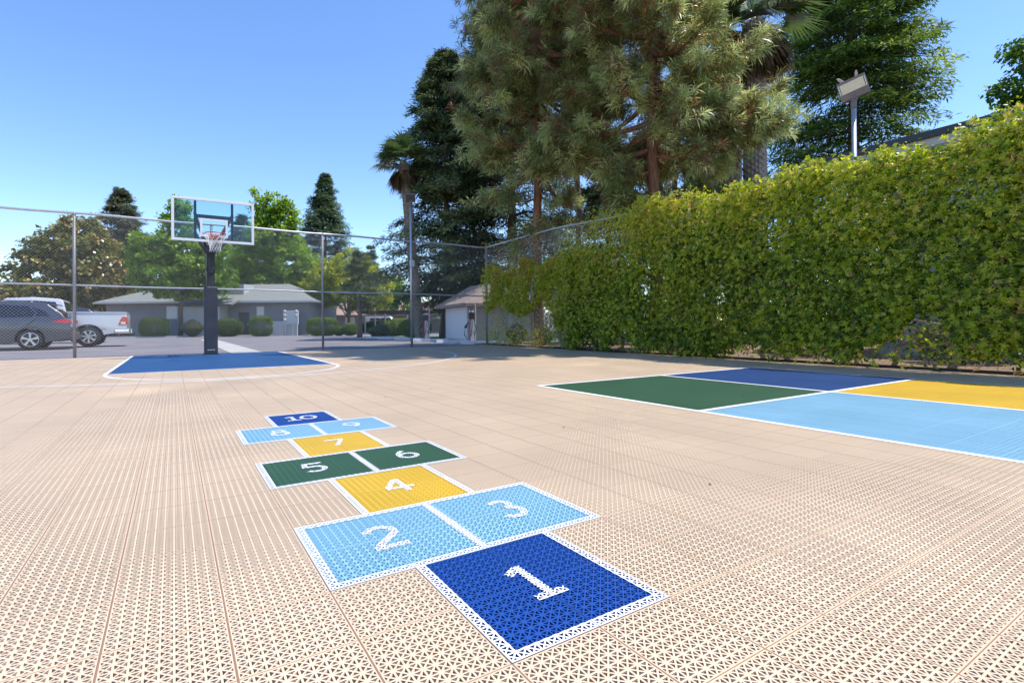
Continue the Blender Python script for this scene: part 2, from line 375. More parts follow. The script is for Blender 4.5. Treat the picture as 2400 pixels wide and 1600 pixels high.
def pipe_post(name, x, y, h, r_, parent, m):
    q = MB(); q.tube([(x, y, -.03), (x, y, h)], r_, 12); q.lathe([(r_ * 1.12, h - .02), (r_ * 1.12, h + .03), (r_ * .6, h + .055), (0.001, h + .06)], (x, y, 0), n=12)
    return q.build(name, m, parent, smooth=True)
FY = 15.38
fb = empty('chain_link_fence', (0, FY, 0), 'tall grey chain link fence along the parking lot behind the hoop', 'fence')
fb.location = (0, 0, 0)
for x in (-12.2, -9.12, -6.06, -3.02, .06, 3.16, 6.19): pipe_post('post', x, FY, FH - .03, .036, fb, M_['galvd'])
pipe_post('post', fx(FY), FY, FH - .0, .042, fb, M_['galvd'])
q = MB()
xs_ = np.linspace(-14, fx(FY), 40); q.tube([(x, FY, FH + .012 * math.sin(x * 1.9) - .006) for x in xs_], .03, 10); q.build('top_rail', M_['galv'], fb, smooth=True)
q = MB(); q.tube([(x, FY + .02, 1.83 + .008 * math.sin(x * 1.3)) for x in xs_], .022, 8); q.build('middle_rail', M_['galv'], fb, smooth=True)
chain_link('wire_mesh', (-14, FY - .045), (fx(FY), FY - .045), .03, FH, fb)
fr = empty('chain_link_fence', (0, 0, 0), 'chain link fence overgrown by the ivy hedge on the right', 'fence')
for y in (12.45, 9.4, 6.35, 3.3, .25, -2.8): pipe_post('post', fx(y), y, fh(y) - .03, .036, fr, M_['galvd'])
q = MB(); q.tube([(fx(y), y, fh(y)) for y in np.linspace(15.34, -3, 28)], .03, 10); q.build('top_rail', M_['galv'], fr, smooth=True)
chain_link('wire_mesh', (fx(FY - .05) - .04, FY - .05), (fx(-3) - .04, -3), .05, 3.24, fr)
chain_link('wire_mesh', (fx(FY - .05) - .045, FY - .05), (fx(9.) - .045, 9.), 3.1, 3.58, fr)

# ------------------------------------------------------------------ basketball hoop
hp = empty('basketball_hoop', (0, 0, 0), 'black padded basketball hoop with clear backboard and red rim', 'basketball hoop')
PY = 14.85
q = MB(); q.box((-.165, PY - .14, .0), (.165, PY + .14, 1.85)); q.build('pole_pad', M_['pad'], hp, smooth=True, bevel=.045, seg=3)
q = MB()
for i, w in enumerate((.028, .012, .022, .02, .018, .03)): 
    x0 = -.085 + i * .029; q.box((x0, PY - .1436, .115), (x0 + w * .8, PY - .1401, .135))
q.build('pad_logo', M_['whitep'], hp)
q = MB(); q.box((-.10, PY - .1, 1.84), (.10, PY + .1, 2.98)); q.box((-.115, PY - .125, 2.28), (.115, PY + .115, 2.36)); q.box((-.115, PY - .125, 2.74), (.115, PY + .115, 2.82)); 
q.build('pole', M_['black'], hp, smooth=True, bevel=.012)
q = MB(); q.box((-.19, PY - .17, -.01), (.19, PY + .17, .02)); q.build('base_plate', M_['black'], hp)
BY = 13.3
q = MB(); q.box((-.05, PY - .22, 2.2), (.05, PY - .1, 2.62)); q.tube([(0, PY - .17, 2.32), (0, PY - .17, 2.16)], .035, 10); q.build('height_adjuster', M_['black'], hp, bevel=.01)
for s_ in (-1, 1):
    q = MB(); q.bar((s_ * .11, PY - .02, 2.79), (s_ * .42, BY + .09, 3.06), .07, .09); q.build('lower_arm', M_['black'], hp, bevel=.008)
    q = MB(); q.bar((s_ * .10, PY, 2.94), (s_ * .42, BY + .09, 3.56), .06, .08); q.build('upper_arm', M_['black'], hp, bevel=.008)
bb = MB(); w, z0, z1 = .9145, 2.84, 3.905; t_ = .06
for a, c in (((-w, BY, z0), (w, BY + .035, z0 + t_)), ((-w, BY, z1 - t_), (w, BY + .035, z1)), ((-w, BY, z0 + t_), (-w + t_, BY + .035, z1 - t_)), ((w - t_, BY, z0 + t_), (w, BY + .035, z1 - t_))): bb.box(a, c)
bb = bb.build('backboard', M_['whitep'], hp, smooth=True, bevel=.006)
q = MB(); q.box((-w + t_, BY + .010, z0 + t_), (w - t_, BY + .020, z1 - t_)); q.build('glass', M_['glass'], bb)
q = MB(); tw, tz0, tz1 = .305, 2.97, 3.42
for a, c in (((-tw, BY + .004, tz0), (tw, BY + .009, tz0 + .05)), ((-tw, BY + .004, tz1 - .05), (tw, BY + .009, tz1)), ((-tw, BY + .004, tz0 + .05), (-tw + .05, BY + .009, tz1 - .05)), ((tw - .05, BY + .004, tz0 + .05), (tw, BY + .009, tz1 - .05))): q.box(a, c)
q.build('target_square', M_['whitep'], bb)
q = MB()
for s_ in (-.41, .41): q.box((s_ - .028, BY + .04, z0 + .01), (s_ + .028, BY + .10, z1 - .06))
q.box((-.38, BY + .04, 3.44), (.38, BY + .10, 3.52)); q.box((-.38, BY + .04, z0 + .02), (.38, BY + .10, z0 + .09))
q.build('support_frame', M_['black'], bb, bevel=.006)
rc = (0, BY - .15 - .2286, 3.0)
rm = MB(); k = 40
rm.tube([(rc[0] + .2286 * math.cos(2 * math.pi * i / k), rc[1] + .2286 * math.sin(2 * math.pi * i / k), rc[2]) for i in range(k + 1)], .0115, 8, cap=False)
rm.box((-.11, BY - .012, 2.90), (.11, BY - .001, 3.02)); rm.box((-.08, BY - .17, 2.965), (.08, BY - .012, 2.985)); rm.box((-.085, BY - .14, 2.915), (-.07, BY - .012, 2.985)); rm.box((.07, BY - .14, 2.915), (.085, BY - .012, 2.985))
rm.tube([(rc[0] + .2286 * math.cos(a), rc[1] + .2286 * math.sin(a), rc[2] - .045) for a in np.linspace(.9, 2.24, 12)], .008, 6)
rm = rm.build('rim', M_['rimred'], hp, smooth=True)
q = MB(); n_ = 12; lev = [(.222, -.01), (.205, -.1), (.165, -.19), (.135, -.28), (.118, -.36), (.125, -.44)]
for i in range(n_):
    for sgn in (1, -1):
        pts = [(rc[0] + r_ * math.cos(2 * math.pi * (i + sgn * j * .5) / n_), rc[1] + r_ * math.sin(2 * math.pi * (i + sgn * j * .5) / n_), rc[2] + h) for j, (r_, h) in enumerate(lev)]
        q.tube(pts, .0042, 5)
q.build('net', M_['net'], hp, smooth=True)

# ------------------------------------------------------------------ floodlights
M_['bronze'] = mat('light_housing_bronze', (.14, .105, .10), .5, (.18, .14, .13), 9.)
M_['lens'] = mat('led_lens_cream', (.70, .62, .44), .35, (.62, .54, .38), 14.)
def floodlight(x, y, zp, zc, yaw, tilt, label, box=False, back=False):
    t = empty('floodlight', (x, y, 0), label, 'floodlight', 'court floodlights')
    q = MB(); q.tube([(0, 0, -.03), (0, 0, zp - .12)], .037, 14); q.build('pole', M_['galv'], t, smooth=True)
    q = MB(); q.tube([(0, 0, zp - .2), (0, 0, zp)], .045, 12); q.box((-.05, -.05, zp - .05), (.05, .05, zp + .06)); q.tube([(.06, 0, zp - .18), (.07, 0, zp - .02)], .012, 6); q.build('bracket', M_['bronze'], t, smooth=True, bevel=.008)
    h = MB(); h.box((-.20, -.07, -.165), (.20, .07, .165))
    if True:
        for i in range(14): h.box((-.19 + i * .029, .07, -.15), (-.18 + i * .029, .10, .15))
    hd = h.build('lamp_head', M_['bronze'], t, smooth=True, bevel=.02)
    hd.location = (0, 0, zc); hd.rotation_euler = (tilt[0], tilt[1], yaw)
    q = MB(); q.box((-.165, -.078, -.05), (.165, -.071, .12)); q.build('lens', M_['lens'], hd, bevel=.003)
    for s_ in (-.183, .183):
        q = MB(); q.box((s_ - .003, -.074, -.05), (s_ + .003, -.0712, .12))
        for i in range(9): q.box((s_ - .008, -.076, -.05 + i * .02), (s_ + .008, -.0715, -.04 + i * .02))
        q.build('cooling_slot', M_['whitep'], hd)
    if box:
        hd.scale = (.8, .8, .85)
        q = MB(); q.box((-.07, -.09, 2.76), (.09, -.035, 2.98)); q.build('junction_box', M_['galv'], t, bevel=.008)
    return t
floodlight(9.05, 3.2, 4.55, 4.69, R(-74), (R(10), R(-13)), 'grey pole floodlight rising above the ivy hedge, birds on its head')
floodlight(6.13, FY - .11, 4.98, 5.13, R(150), (R(-30), R(0)), 'slim floodlight pole standing at the back fence before dark trees', box=True)

def bird(loc, rz, label):
    b = bpy.data.meshes.new('bird'); o = bpy.data.objects.new('bird', b); col.objects.link(o)
    vs = [(0, 0, .045), (.03, 0, .07), (.045, 0, .10), (.062, 0, .105), (.078, 0, .102), (-.03, 0, .03), (-.06, 0, .012), (-.09, 0, -.005), (.005, .012, .02), (.005, .012, .0), (.005, -.012, .02), (.005, -.012, .0)]
    ed = [(0, 1), (1, 2), (2, 3), (3, 4), (0, 5), (5, 6), (6, 7), (0, 8), (8, 9), (0, 10), (10, 11)]
    b.from_pydata(vs, ed, [])
    sk = o.modifiers.new('skin', 'SKIN'); rad = [.034, .028, .022, .018, .004, .028, .014, .009, .006, .004, .006, .004]
    for i, r_ in enumerate(rad): b.skin_vertices[0].data[i].radius = (r_, r_ * (.5 if i in (6, 7) else 1))
    b.skin_vertices[0].data[0].use_root = True
    o.modifiers.new('sub', 'SUBSURF').levels = 2; o.modifiers['sub'].render_levels = 2
    b.materials.append(mat('dove_feathers', (.42, .33, .27), .8, (.55, .46, .40), 40.))
    o.location = loc; o.scale = (.8,) * 3; o.rotation_euler = (0, 0, rz); tag(o, label, 'bird', 'birds on the floodlight'); return o
bird((9.03, 3.15, 4.865), R(200), 'small brown bird perched on the floodlight head, upper one')
bird((8.98, 3.36, 4.825), R(120), 'small pale bird perched at the left corner of floodlight head')

# ------------------------------------------------------------------ foliage tools
def vn(p, f, seed):
    g = np.random.default_rng(seed); out = np.zeros(len(p))
    for i in range(5):
        k = g.normal(size=3); k /= np.linalg.norm(k); out += np.sin(p @ (k * f * g.uniform(.6, 1.6)) + g.uniform(0, 6.28))
    return np.clip(out / 4.2 + .5, 0, 1)
def unit(v): return v / np.maximum(np.linalg.norm(v, axis=1, keepdims=True), 1e-9)
def leaf_obj(name, pos, d, nrm, L, W, tint, m, parent=None, fold=.12):
    """one rhombic leaf per row; pos is the leaf base"""
    d = unit(d); side = unit(np.cross(d, nrm)); n2 = np.cross(side, d); L = np.broadcast_to(L, len(pos))[:, None]; W = np.broadcast_to(W, len(pos))[:, None]
    a = pos; tip = pos + d * L - n2 * L * .12; mid = pos + d * L * .48
    v = np.stack([a, mid + side * W / 2 + n2 * W * fold, tip, mid - side * W / 2 + n2 * W * fold], 1).reshape(-1, 3)
    return quads_obj(name, v, np.repeat(tint, 4), m, parent)
def quads_obj(name, v, tint, m, parent, k=4):
    n = len(v) // k; me = bpy.data.meshes.new(name)
    me.vertices.add(len(v)); me.vertices.foreach_set('co', v.astype(np.float32).ravel())
    me.loops.add(len(v)); me.loops.foreach_set('vertex_index', np.arange(len(v), dtype=np.int32))
    me.polygons.add(n); me.polygons.foreach_set('loop_start', np.arange(0, len(v), k, dtype=np.int32)); me.polygons.foreach_set('loop_total', np.full(n, k, np.int32))
    me.update(calc_edges=True)
    at_ = me.attributes.new('tint', 'FLOAT', 'POINT'); at_.data.foreach_set('value', np.clip(tint, 0, 1).astype(np.float32))
    me.materials.append(m); o = bpy.data.objects.new(name, me); col.objects.link(o)
    if parent: o.parent = parent
    return o
def sph(n): return unit(rng.normal(size=(n, 3)))

# ------------------------------------------------------------------ ivy hedge on the right fence
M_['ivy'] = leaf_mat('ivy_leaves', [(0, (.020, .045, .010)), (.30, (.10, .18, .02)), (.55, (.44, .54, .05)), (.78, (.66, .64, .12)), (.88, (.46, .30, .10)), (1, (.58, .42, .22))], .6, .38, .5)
M_['twig'] = mat('ivy_stem_bark', (.20, .14, .10), .9, (.34, .27, .21), 12., bump=.5)
hedge = empty('hedge', (0, 0, 0), 'tall dense ivy hedge climbing the fence right of the court', 'hedge')
N = 200000
y = rng.uniform(-3, 15.2, N); z = rng.uniform(.05, 3.75, N)
P0 = np.stack([np.zeros(N), y, z], 1)
n1 = vn(P0, 2.2, 1); n2 = vn(P0, .8, 2); n3 = vn(P0, 5.5, 3)
top = np.where(y < 9.3, fh(y) + .10 + .08 * np.sin(y * 2.1) + .07 * np.sin(y * 5.3 + 1) + .04 * np.sin(y * 13), 3.62)
dens = np.ones(N)
dens *= np.clip((top - z) / .25 + .35, 0, 1)
low = .10 + .16 * np.sin(y * 1.7 + .6) + .1 * np.sin(y * 4.1)
dens *= np.clip((z - low) / .45 + .25, .06, 1)
dens *= np.where(n1 * .6 + n2 * .4 < .3, .55, 1)
# gap showing bare wire near the right of the picture
dens *= np.where(((y - 2.1) / .75) ** 2 + ((z - .1) / .62) ** 2 + 1.6 * (n3 - .5) + .9 * (n1 - .5) < .8, .12, 1)
for (ya, za, ra, rb_, fct) in ((3.1, 2.55, .55, .35, .6), (5.2, 1.15, .7, .55, .65), (2.3, 1.75, .5, .3, .7), (7.0, 2.1, .5, .4, .6), (1.4, 2.5, .35, .3, .5)):
    dens *= np.where(((y - ya) / ra) ** 2 + ((z - za) / rb_) ** 2 + 1.2 * (n3 - .5) < 1, fct, 1)
# thin far end: a hanging olive clump with bare twigs above and open wire below
far = y > 10.3
clump = (z > 1.25 + .25 * np.sin(y * 2.3) + np.clip((11.6 - y), 0, 2) * -.8) & (z < 2.75 + .2 * np.sin(y * 3.1))
dens = np.where(far, np.where(clump, 1. * (n3 > .15), .03 + .05 * (z < .6)), dens)
dens = np.where((y > 9.2) & (y < 11.4) & (z > 2.75), dens * .22, dens)
dens = np.where((y > 7.9) & (y <= 9.4) & (z > 2.7), dens * .45, dens)
dens = np.where(y > 14.9, dens * .5, dens)
keep = rng.uniform(size=N) < dens
y, z, n1, n2, n3, P0 = y[keep], z[keep], n1[keep], n2[keep], n3[keep], P0[keep]; far = far[keep]; N = len(y)
thick = .06 + .16 * n2 + .20 * n1 + .16 * np.clip((z - 1.5) / 1.7, 0, 1) + .10 * n3
thick = np.where(far, thick * .5, thick)
xo = fx(y) - thick + rng.exponential(.10, N)
xo = np.minimum(xo, fx(y) + .22 + .25 * (z > 3.2))
pos = np.stack([xo, y, z], 1)
nrm = unit(np.stack([-np.ones(N) * .9, np.zeros(N), np.ones(N) * .45], 1) + rng.normal(size=(N, 3)) * .5)
d = rng.normal(size=(N, 3)); d[:, 2] -= .55; d -= nrm * (d * nrm).sum(1, keepdims=True); d = unit(d) + np.array([-.35, 0, .0])
L = rng.uniform(.05, .10, N); W = L * rng.uniform(.42, .6, N)
patch = vn(P0, 1.1, 11); patch2 = vn(P0, .55, 12)
tint = .02 + .50 * rng.uniform(0, 1, N) ** 1.2 + .22 * np.clip(patch - .4, 0, 1) + .34 * np.clip((z - 2.0) / 1.4, 0, 1) * (.45 + patch2 * .8)  # random and patchy leaf colour; upper leaves painted brighter, as if sunlit
tint += (rng.uniform(size=N) < .10) * rng.uniform(.1, .3, N)
tint = np.where(rng.uniform(size=N) < .02 + .07 * (patch2 > .62), rng.uniform(.82, 1, N), np.minimum(tint, .80))
tint = np.where(far, np.clip(tint * .55 + .42 + .12 * n3, 0, .9), tint)
tint = np.where(tint < .8, tint * .8, tint)
# leafy shoot tips: proud rosettes, tinted brighter to paint sunlit leaves over shaded ones
K = 26000; sel = rng.choice(N, K, replace=False); per = 6; rc_ = pos[sel].copy(); rc_[:, 0] = fx(rc_[:, 1]) - thick[sel] - rng.uniform(-.02, .10, K) - .03
axs = unit(np.stack([-np.ones(K), np.zeros(K), .55 * np.ones(K)], 1) + rng.normal(size=(K, 3)) * .35); i_ = np.repeat(np.arange(K), per); ph = np.tile(np.arange(per) * 2 * np.pi / per, K) + np.repeat(rng.uniform(0, 6, K), per)
e1 = unit(np.cross(axs, [0, 0, 1.])); e2 = np.cross(axs, e1)
rd = e1[i_] * np.cos(ph)[:, None] + e2[i_] * np.sin(ph)[:, None] + axs[i_] * rng.uniform(.1, .7, K * per)[:, None] + np.array([0, 0, -.15])
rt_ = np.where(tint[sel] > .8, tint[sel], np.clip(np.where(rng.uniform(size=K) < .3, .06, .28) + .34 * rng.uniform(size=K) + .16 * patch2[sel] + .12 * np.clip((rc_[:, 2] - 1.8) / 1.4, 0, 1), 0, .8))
rl = rng.uniform(.036, .066, K)[i_] * rng.uniform(.75, 1.15, K * per)
tips = [rc_[i_] + axs[i_] * (.02 * rng.uniform(-1, 1, K * per))[:, None], rd, unit(axs[i_] + rng.normal(size=(K * per, 3)) * .3), rl, rl * rng.uniform(.42, .58, K * per), rt_[i_] + rng.normal(size=K * per) * .05]

# sprigs above the top edge
sp = []
for i in range(150):
    yy = rng.uniform(-2.5, 9.6); h = fh(yy) + .02 + .08 * math.sin(yy * 2.1) + rng.uniform(0, .22); a = np.array([fx(yy) + rng.uniform(-.25, .2), yy, h]); dd = np.array([rng.normal() * .4, rng.normal() * .6, 1.]); dd /= np.linalg.norm(dd)
    for k in range(rng.integers(3, 8)):
        sp.append((*(a + dd * .035 * k + rng.normal(size=3) * .018), ))
sp = np.array(sp); n = len(sp)
spr = [sp, rng.normal(size=(n, 3)) + np.array([0, 0, .4]), unit(rng.normal(size=(n, 3)) + np.array([-.3, 0, 1.])), rng.uniform(.035, .065, n), rng.uniform(.02, .034, n), rng.uniform(.38, .74, n)]
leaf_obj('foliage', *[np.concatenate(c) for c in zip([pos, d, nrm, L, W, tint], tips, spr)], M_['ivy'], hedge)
# stems: trunks at the foot and a tangle of thin shoots
q = MB()
for yy, r_ in ((1.95, .05), (2.65, .035), (4.3, .05), (4.75, .045), (6.0, .04), (7.2, .035), (8.6, .045), (9.9, .03), (.4, .05), (11.1, .03), (13.4, .028)):
    x = fx(yy) + .12; pts = [(x + .02 * i * random.uniform(-1, 1), yy + .09 * i * random.uniform(-1, 1), .0 + .16 * i) for i in range(6)]
    q = MB(); q.tube(pts, [r_ * (1.15 - .1 * i) for i in range(6)], 8)
    for k in range(3):
        b0 = pts[2 + k]; q.tube([b0, (b0[0] + .02, b0[1] + random.uniform(-.3, .3), b0[2] + .15), (b0[0] + random.uniform(-.08, .08), b0[1] + random.uniform(-.6, .6), b0[2] + .3)], [r_ * .55, r_ * .4, r_ * .25], 6)
    q.build('trunk', M_['twig'], hedge, smooth=True)
q = MB()
def twig(p, dd, n, step, r_):
    pts = [Vector(p)]; dd = Vector(dd)
    for i in range(n): dd = (dd + Vector((random.gauss(0, .12), random.gauss(0, .35), random.gauss(-.05, .3)))).normalized(); pts.append(pts[-1] + dd * step)
    q.tube(pts, [r_ * (1 - .6 * i / n) for i in range(n + 1)], 4, cap=False)
for i in range(420):
    yy = random.uniform(-2, 15.2); zz = random.uniform(.1, 3.1)
    twig((fx(yy) + random.uniform(-.06, .1), yy, zz), (0, random.choice((-1, 1)), random.uniform(-.5, 1)), 7, .10, random.uniform(.003, .007))
for ya, za in ((3.1, 2.55), (5.2, 1.15), (2.3, 1.75), (1.4, 2.5)):
    for i in range(60): twig((fx(ya) - .12, ya + random.gauss(0, .3), za + random.gauss(0, .2)), (-.1, random.uniform(-1, 1), random.uniform(-1, .6)), 6, .06, .003)
for i in range(520):                      # bare brown tangle at the far end
    yy = random.uniform(8.2, 14.8); zz = random.uniform(2.5, 3.6) if random.random() < .75 else random.uniform(.6, 1.6)
    twig((fx(yy) + random.uniform(-.12, .06), yy, zz), (0, random.uniform(-1, 1), random.uniform(-1, .3)), 7, .07, random.uniform(.0025, .005))
for i in range(60): twig((fx(2.1) - .05, 2.1 + random.gauss(0, .2), .55 + random.gauss(0, .1)), (-.1, random.uniform(-1, 1), random.uniform(-1, .6)), 6, .07, .0035)
q.build('stems', M_['twig'], hedge, smooth=True)

def rebase(e, loc):
    loc = Vector(loc)
    for c in e.children: c.location = c.location - loc
    e.location = loc
rebase(fb, (0, FY, 0)); rebase(fr, (fx(6), 6, 0)); rebase(hp, (0, PY, 0)); rebase(hedge, (fx(6), 6, .03))

# ------------------------------------------------------------------ trees
M_['bark'] = bark_mat('grey_brown_bark', (.13, .09, .065), (.24, .18, .14))
M_['pinebark'] = bark_mat('red_brown_pine_bark', (.17, .075, .045), (.34, .18, .12))
M_['palmbark'] = mat('palm_trunk_bark', (.22, .17, .13), .95, (.42, .36, .31), 7., bump=1., bscale=9)
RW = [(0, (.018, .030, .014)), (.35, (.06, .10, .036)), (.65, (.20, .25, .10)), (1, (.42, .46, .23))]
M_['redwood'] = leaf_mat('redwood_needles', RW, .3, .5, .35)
M_['redwood2'] = leaf_mat('bright_redwood_needles', [(0, (.022, .045, .012)), (.4, (.08, .15, .03)), (.7, (.23, .34, .06)), (1, (.42, .52, .12))], .35, .5, .35)
M_['pine'] = leaf_mat('long_pine_needles', [(0, (.26, .12, .045)), (.18, (.15, .105, .045)), (.34, (.12, .155, .055)), (.7, (.33, .39, .15)), (1, (.62, .67, .30))], .45, .35, .6)
M_['gum'] = leaf_mat('sweetgum_leaves', [(0, (.07, .14, .018)), (.5, (.19, .32, .035)), (1, (.38, .50, .07))], .5)
M_['gumr'] = leaf_mat('sycamore_leaves', [(0, (.04, .10, .016)), (.5, (.10, .20, .03)), (1, (.22, .34, .06))], .4)
M_['magnolia'] = leaf_mat('magnolia_leaves', [(0, (.04, .055, .012)), (.4, (.12, .15, .022)), (.6, (.28, .29, .045)), (.75, (.36, .20, .06)), (1, (.55, .36, .15))], .3, .3, .6)
M_['lime'] = leaf_mat('yellow_green_leaves', [(0, (.14, .18, .018)), (.5, (.32, .37, .04)), (1, (.52, .54, .08))], .5)
M_['conifer'] = leaf_mat('blue_green_needles', [(0, (.03, .06, .03)), (.5, (.09, .15, .07)), (1, (.22, .30, .14))], .35)
M_['greyc'] = leaf_mat('grey_green_needles', [(0, (.05, .062, .035)), (.5, (.12, .14, .075)), (1, (.24, .26, .15))], .3)
M_['shrub'] = leaf_mat('clipped_shrub_leaves', [(0, (.035, .07, .012)), (.5, (.09, .15, .02)), (1, (.24, .32, .03))], .3)
M_['palm'] = leaf_mat('fan_palm_fronds', [(0, (.22, .15, .08)), (.25, (.10, .09, .04)), (.4, (.045, .085, .03)), (.75, (.12, .19, .06)), (1, (.25, .32, .13))], .25, .3, .6)
def trunk_mesh(mb, pts, r0, r1, n=10):
    k = len(pts); mb.tube(pts, [r0 + (r1 - r0) * (i / (k - 1)) ** .8 for i in range(k)], n)
def wob(x, y, z0, z1, k, a, lean=(0, 0)):
    return [(x + lean[0] * i / k + random.uniform(-a, a) * (i > 0), y + lean[1] * i / k + random.uniform(-a, a) * (i > 0), z0 + (z1 - z0) * i / k) for i in range(k + 1)]

def broadleaf(name, loc, label, lobes, m, bark, nclump, leaf, per=46, th=None, tr=.16, lean=(0, 0), cr=.55, group=None, hi=(), cat='tree', zb=-.03):
    """lobes: (dx, dy, z, rx, ry, rz) ellipsoids around the trunk foot"""
    t = empty(name, (*loc, 0), label, cat, group)
    lob = np.array(lobes, float); vol = lob[:, 3] * lob[:, 4] * lob[:, 5]; w = vol ** .7
    idx = rng.choice(len(lob), nclump, p=w / w.sum()); q = sph(nclump) * (rng.uniform(.25, 1, nclump) ** .4)[:, None]
    c = lob[idx, :3] + q * lob[idx, 3:]
    c += rng.normal(size=c.shape) * .15
    r_ = cr * rng.uniform(.5, 1.3, nclump); n = nclump * per
    ci = np.repeat(np.arange(nclump), per); off = sph(n) * (rng.uniform(0, 1, n) ** .5)[:, None]
    pos = c[ci] + off * r_[ci][:, None] * np.array([1, 1, .62])
    outw = unit(q)[ci] * .5 + off * .6
    nrm = unit(outw + np.array([0, 0, .7]) + rng.normal(size=(n, 3)) * .5); d = rng.normal(size=(n, 3)) + outw * .5 + np.array([0, 0, -.35])
    ct = rng.uniform(.2, .7, nclump)
    tint = ct[ci] + rng.normal(size=n) * .16
    if hi: tint = np.where(rng.uniform(size=n) < hi[0], rng.uniform(hi[1], hi[2], n), np.minimum(tint, hi[1] - .1))
    L = leaf * rng.uniform(.65, 1.25, n)
    leaf_obj('crown', pos, d, nrm, L, L * rng.uniform(.55, .8, n), tint, m, t)
    mb = MB(); th = th or lob[:, 2].mean(); pts = wob(0, 0, zb, th, 6, .06, lean); trunk_mesh(mb, pts, tr, tr * .5)
    for k in range(min(12, nclump)):
        e = c[rng.integers(nclump)]; s_ = Vector(pts[random.randint(3, 6)]); e = Vector(e); mid = s_.lerp(e, .5) + Vector((0, 0, .15 * (e - s_).length * random.uniform(-.2, .6)))
        mb.tube([s_, mid, e], [tr * .4, tr * .26, tr * .08], 6)
    mb.build('trunk', bark, t, smooth=True)
    return t

def conifer(name, loc, label, H, R0, m, bark, z0=.6, nb=150, leaf=.16, shape=.8, droop=.25, tr=.3, per=150, gap=.0, jag=.35, group=None, aspect=.22, twl=.55, topr=0.1, side=None, zb=-.03):
    """feathery conifer: branches round a tall trunk, each carrying flat sprays of leaflets"""
    t = empty(name, (*loc, 0), label, 'tree', group)
    f = rng.uniform(0, 1, nb) ** .9; zb_ = z0 + (H - z0) * f * .985
    Rz = R0 * ((1 - f) ** shape * (1 - topr) + topr * (1 - f)) * rng.uniform(1 - jag, 1.08, nb) * np.minimum(1, .55 + 3 * f)
    az = rng.uniform(0, 2 * np.pi, nb) if side is None else side + rng.normal(size=nb) * 1.2
    n = nb * per; bi = np.repeat(np.arange(nb), per)
    s_ = rng.uniform(.12, 1, n) ** .75                      # place along the branch
    e = np.stack([np.cos(az), np.sin(az), np.zeros(nb)], 1); sd = np.stack([-np.sin(az), np.cos(az), np.zeros(nb)], 1)
    up_ = rng.uniform(-.05, .35, nb)
    tw = np.sign(rng.uniform(-1, 1, n)) * rng.uniform(0, 1, n) ** .8 * twl * (1.1 - .75 * s_) * np.minimum(1.2, (.35 + Rz[bi] * .3))
    zc = zb_[bi] + Rz[bi] * (up_[bi] * s_ - droop * s_ ** 2) - .35 * np.abs(tw) * droop * 2
    rad = Rz[bi] * s_ + np.abs(tw) * .45
    pos = e[bi] * rad[:, None] + sd[bi] * tw[:, None]; pos[:, 2] = zc; pos += rng.normal(size=(n, 3)) * np.array([.05, .05, .045]) * (1 + .5 * leaf / .16)
    d = e[bi] * .6 + sd[bi] * (np.sign(tw) * .75)[:, None] + rng.normal(size=(n, 3)) * .4; d[:, 2] -= .25
    nrm = unit(np.array([0, 0, 1.]) + rng.normal(size=(n, 3)) * .45)
    bt = rng.uniform(.08, .62, nb); tint = bt[bi] + .45 * (s_ - .55) + rng.normal(size=n) * .13  # paler towards branch ends: highlights painted over a darker inside
    L = leaf * rng.uniform(.6, 1.3, n)
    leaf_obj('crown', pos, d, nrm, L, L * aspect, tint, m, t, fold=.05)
    mb = MB(); trunk_mesh(mb, wob(0, 0, zb, H * .97, 10, .04), tr, .02)
    for i in range(0, nb, 2):
        a = Vector((0, 0, zb_[i])); ee = Vector((*(e[i, :2] * Rz[i] * .8), zb_[i] + Rz[i] * (up_[i] * .8 - droop * .64))); mm = a.lerp(ee, .5) + Vector((0, 0, Rz[i] * .09))
        mb.tube([a, mm, ee], [.045 * min(1, R0 / 3), .03 * min(1, R0 / 3), .008], 5, cap=False)
    mb.build('trunk', bark, t, smooth=True)
    return t

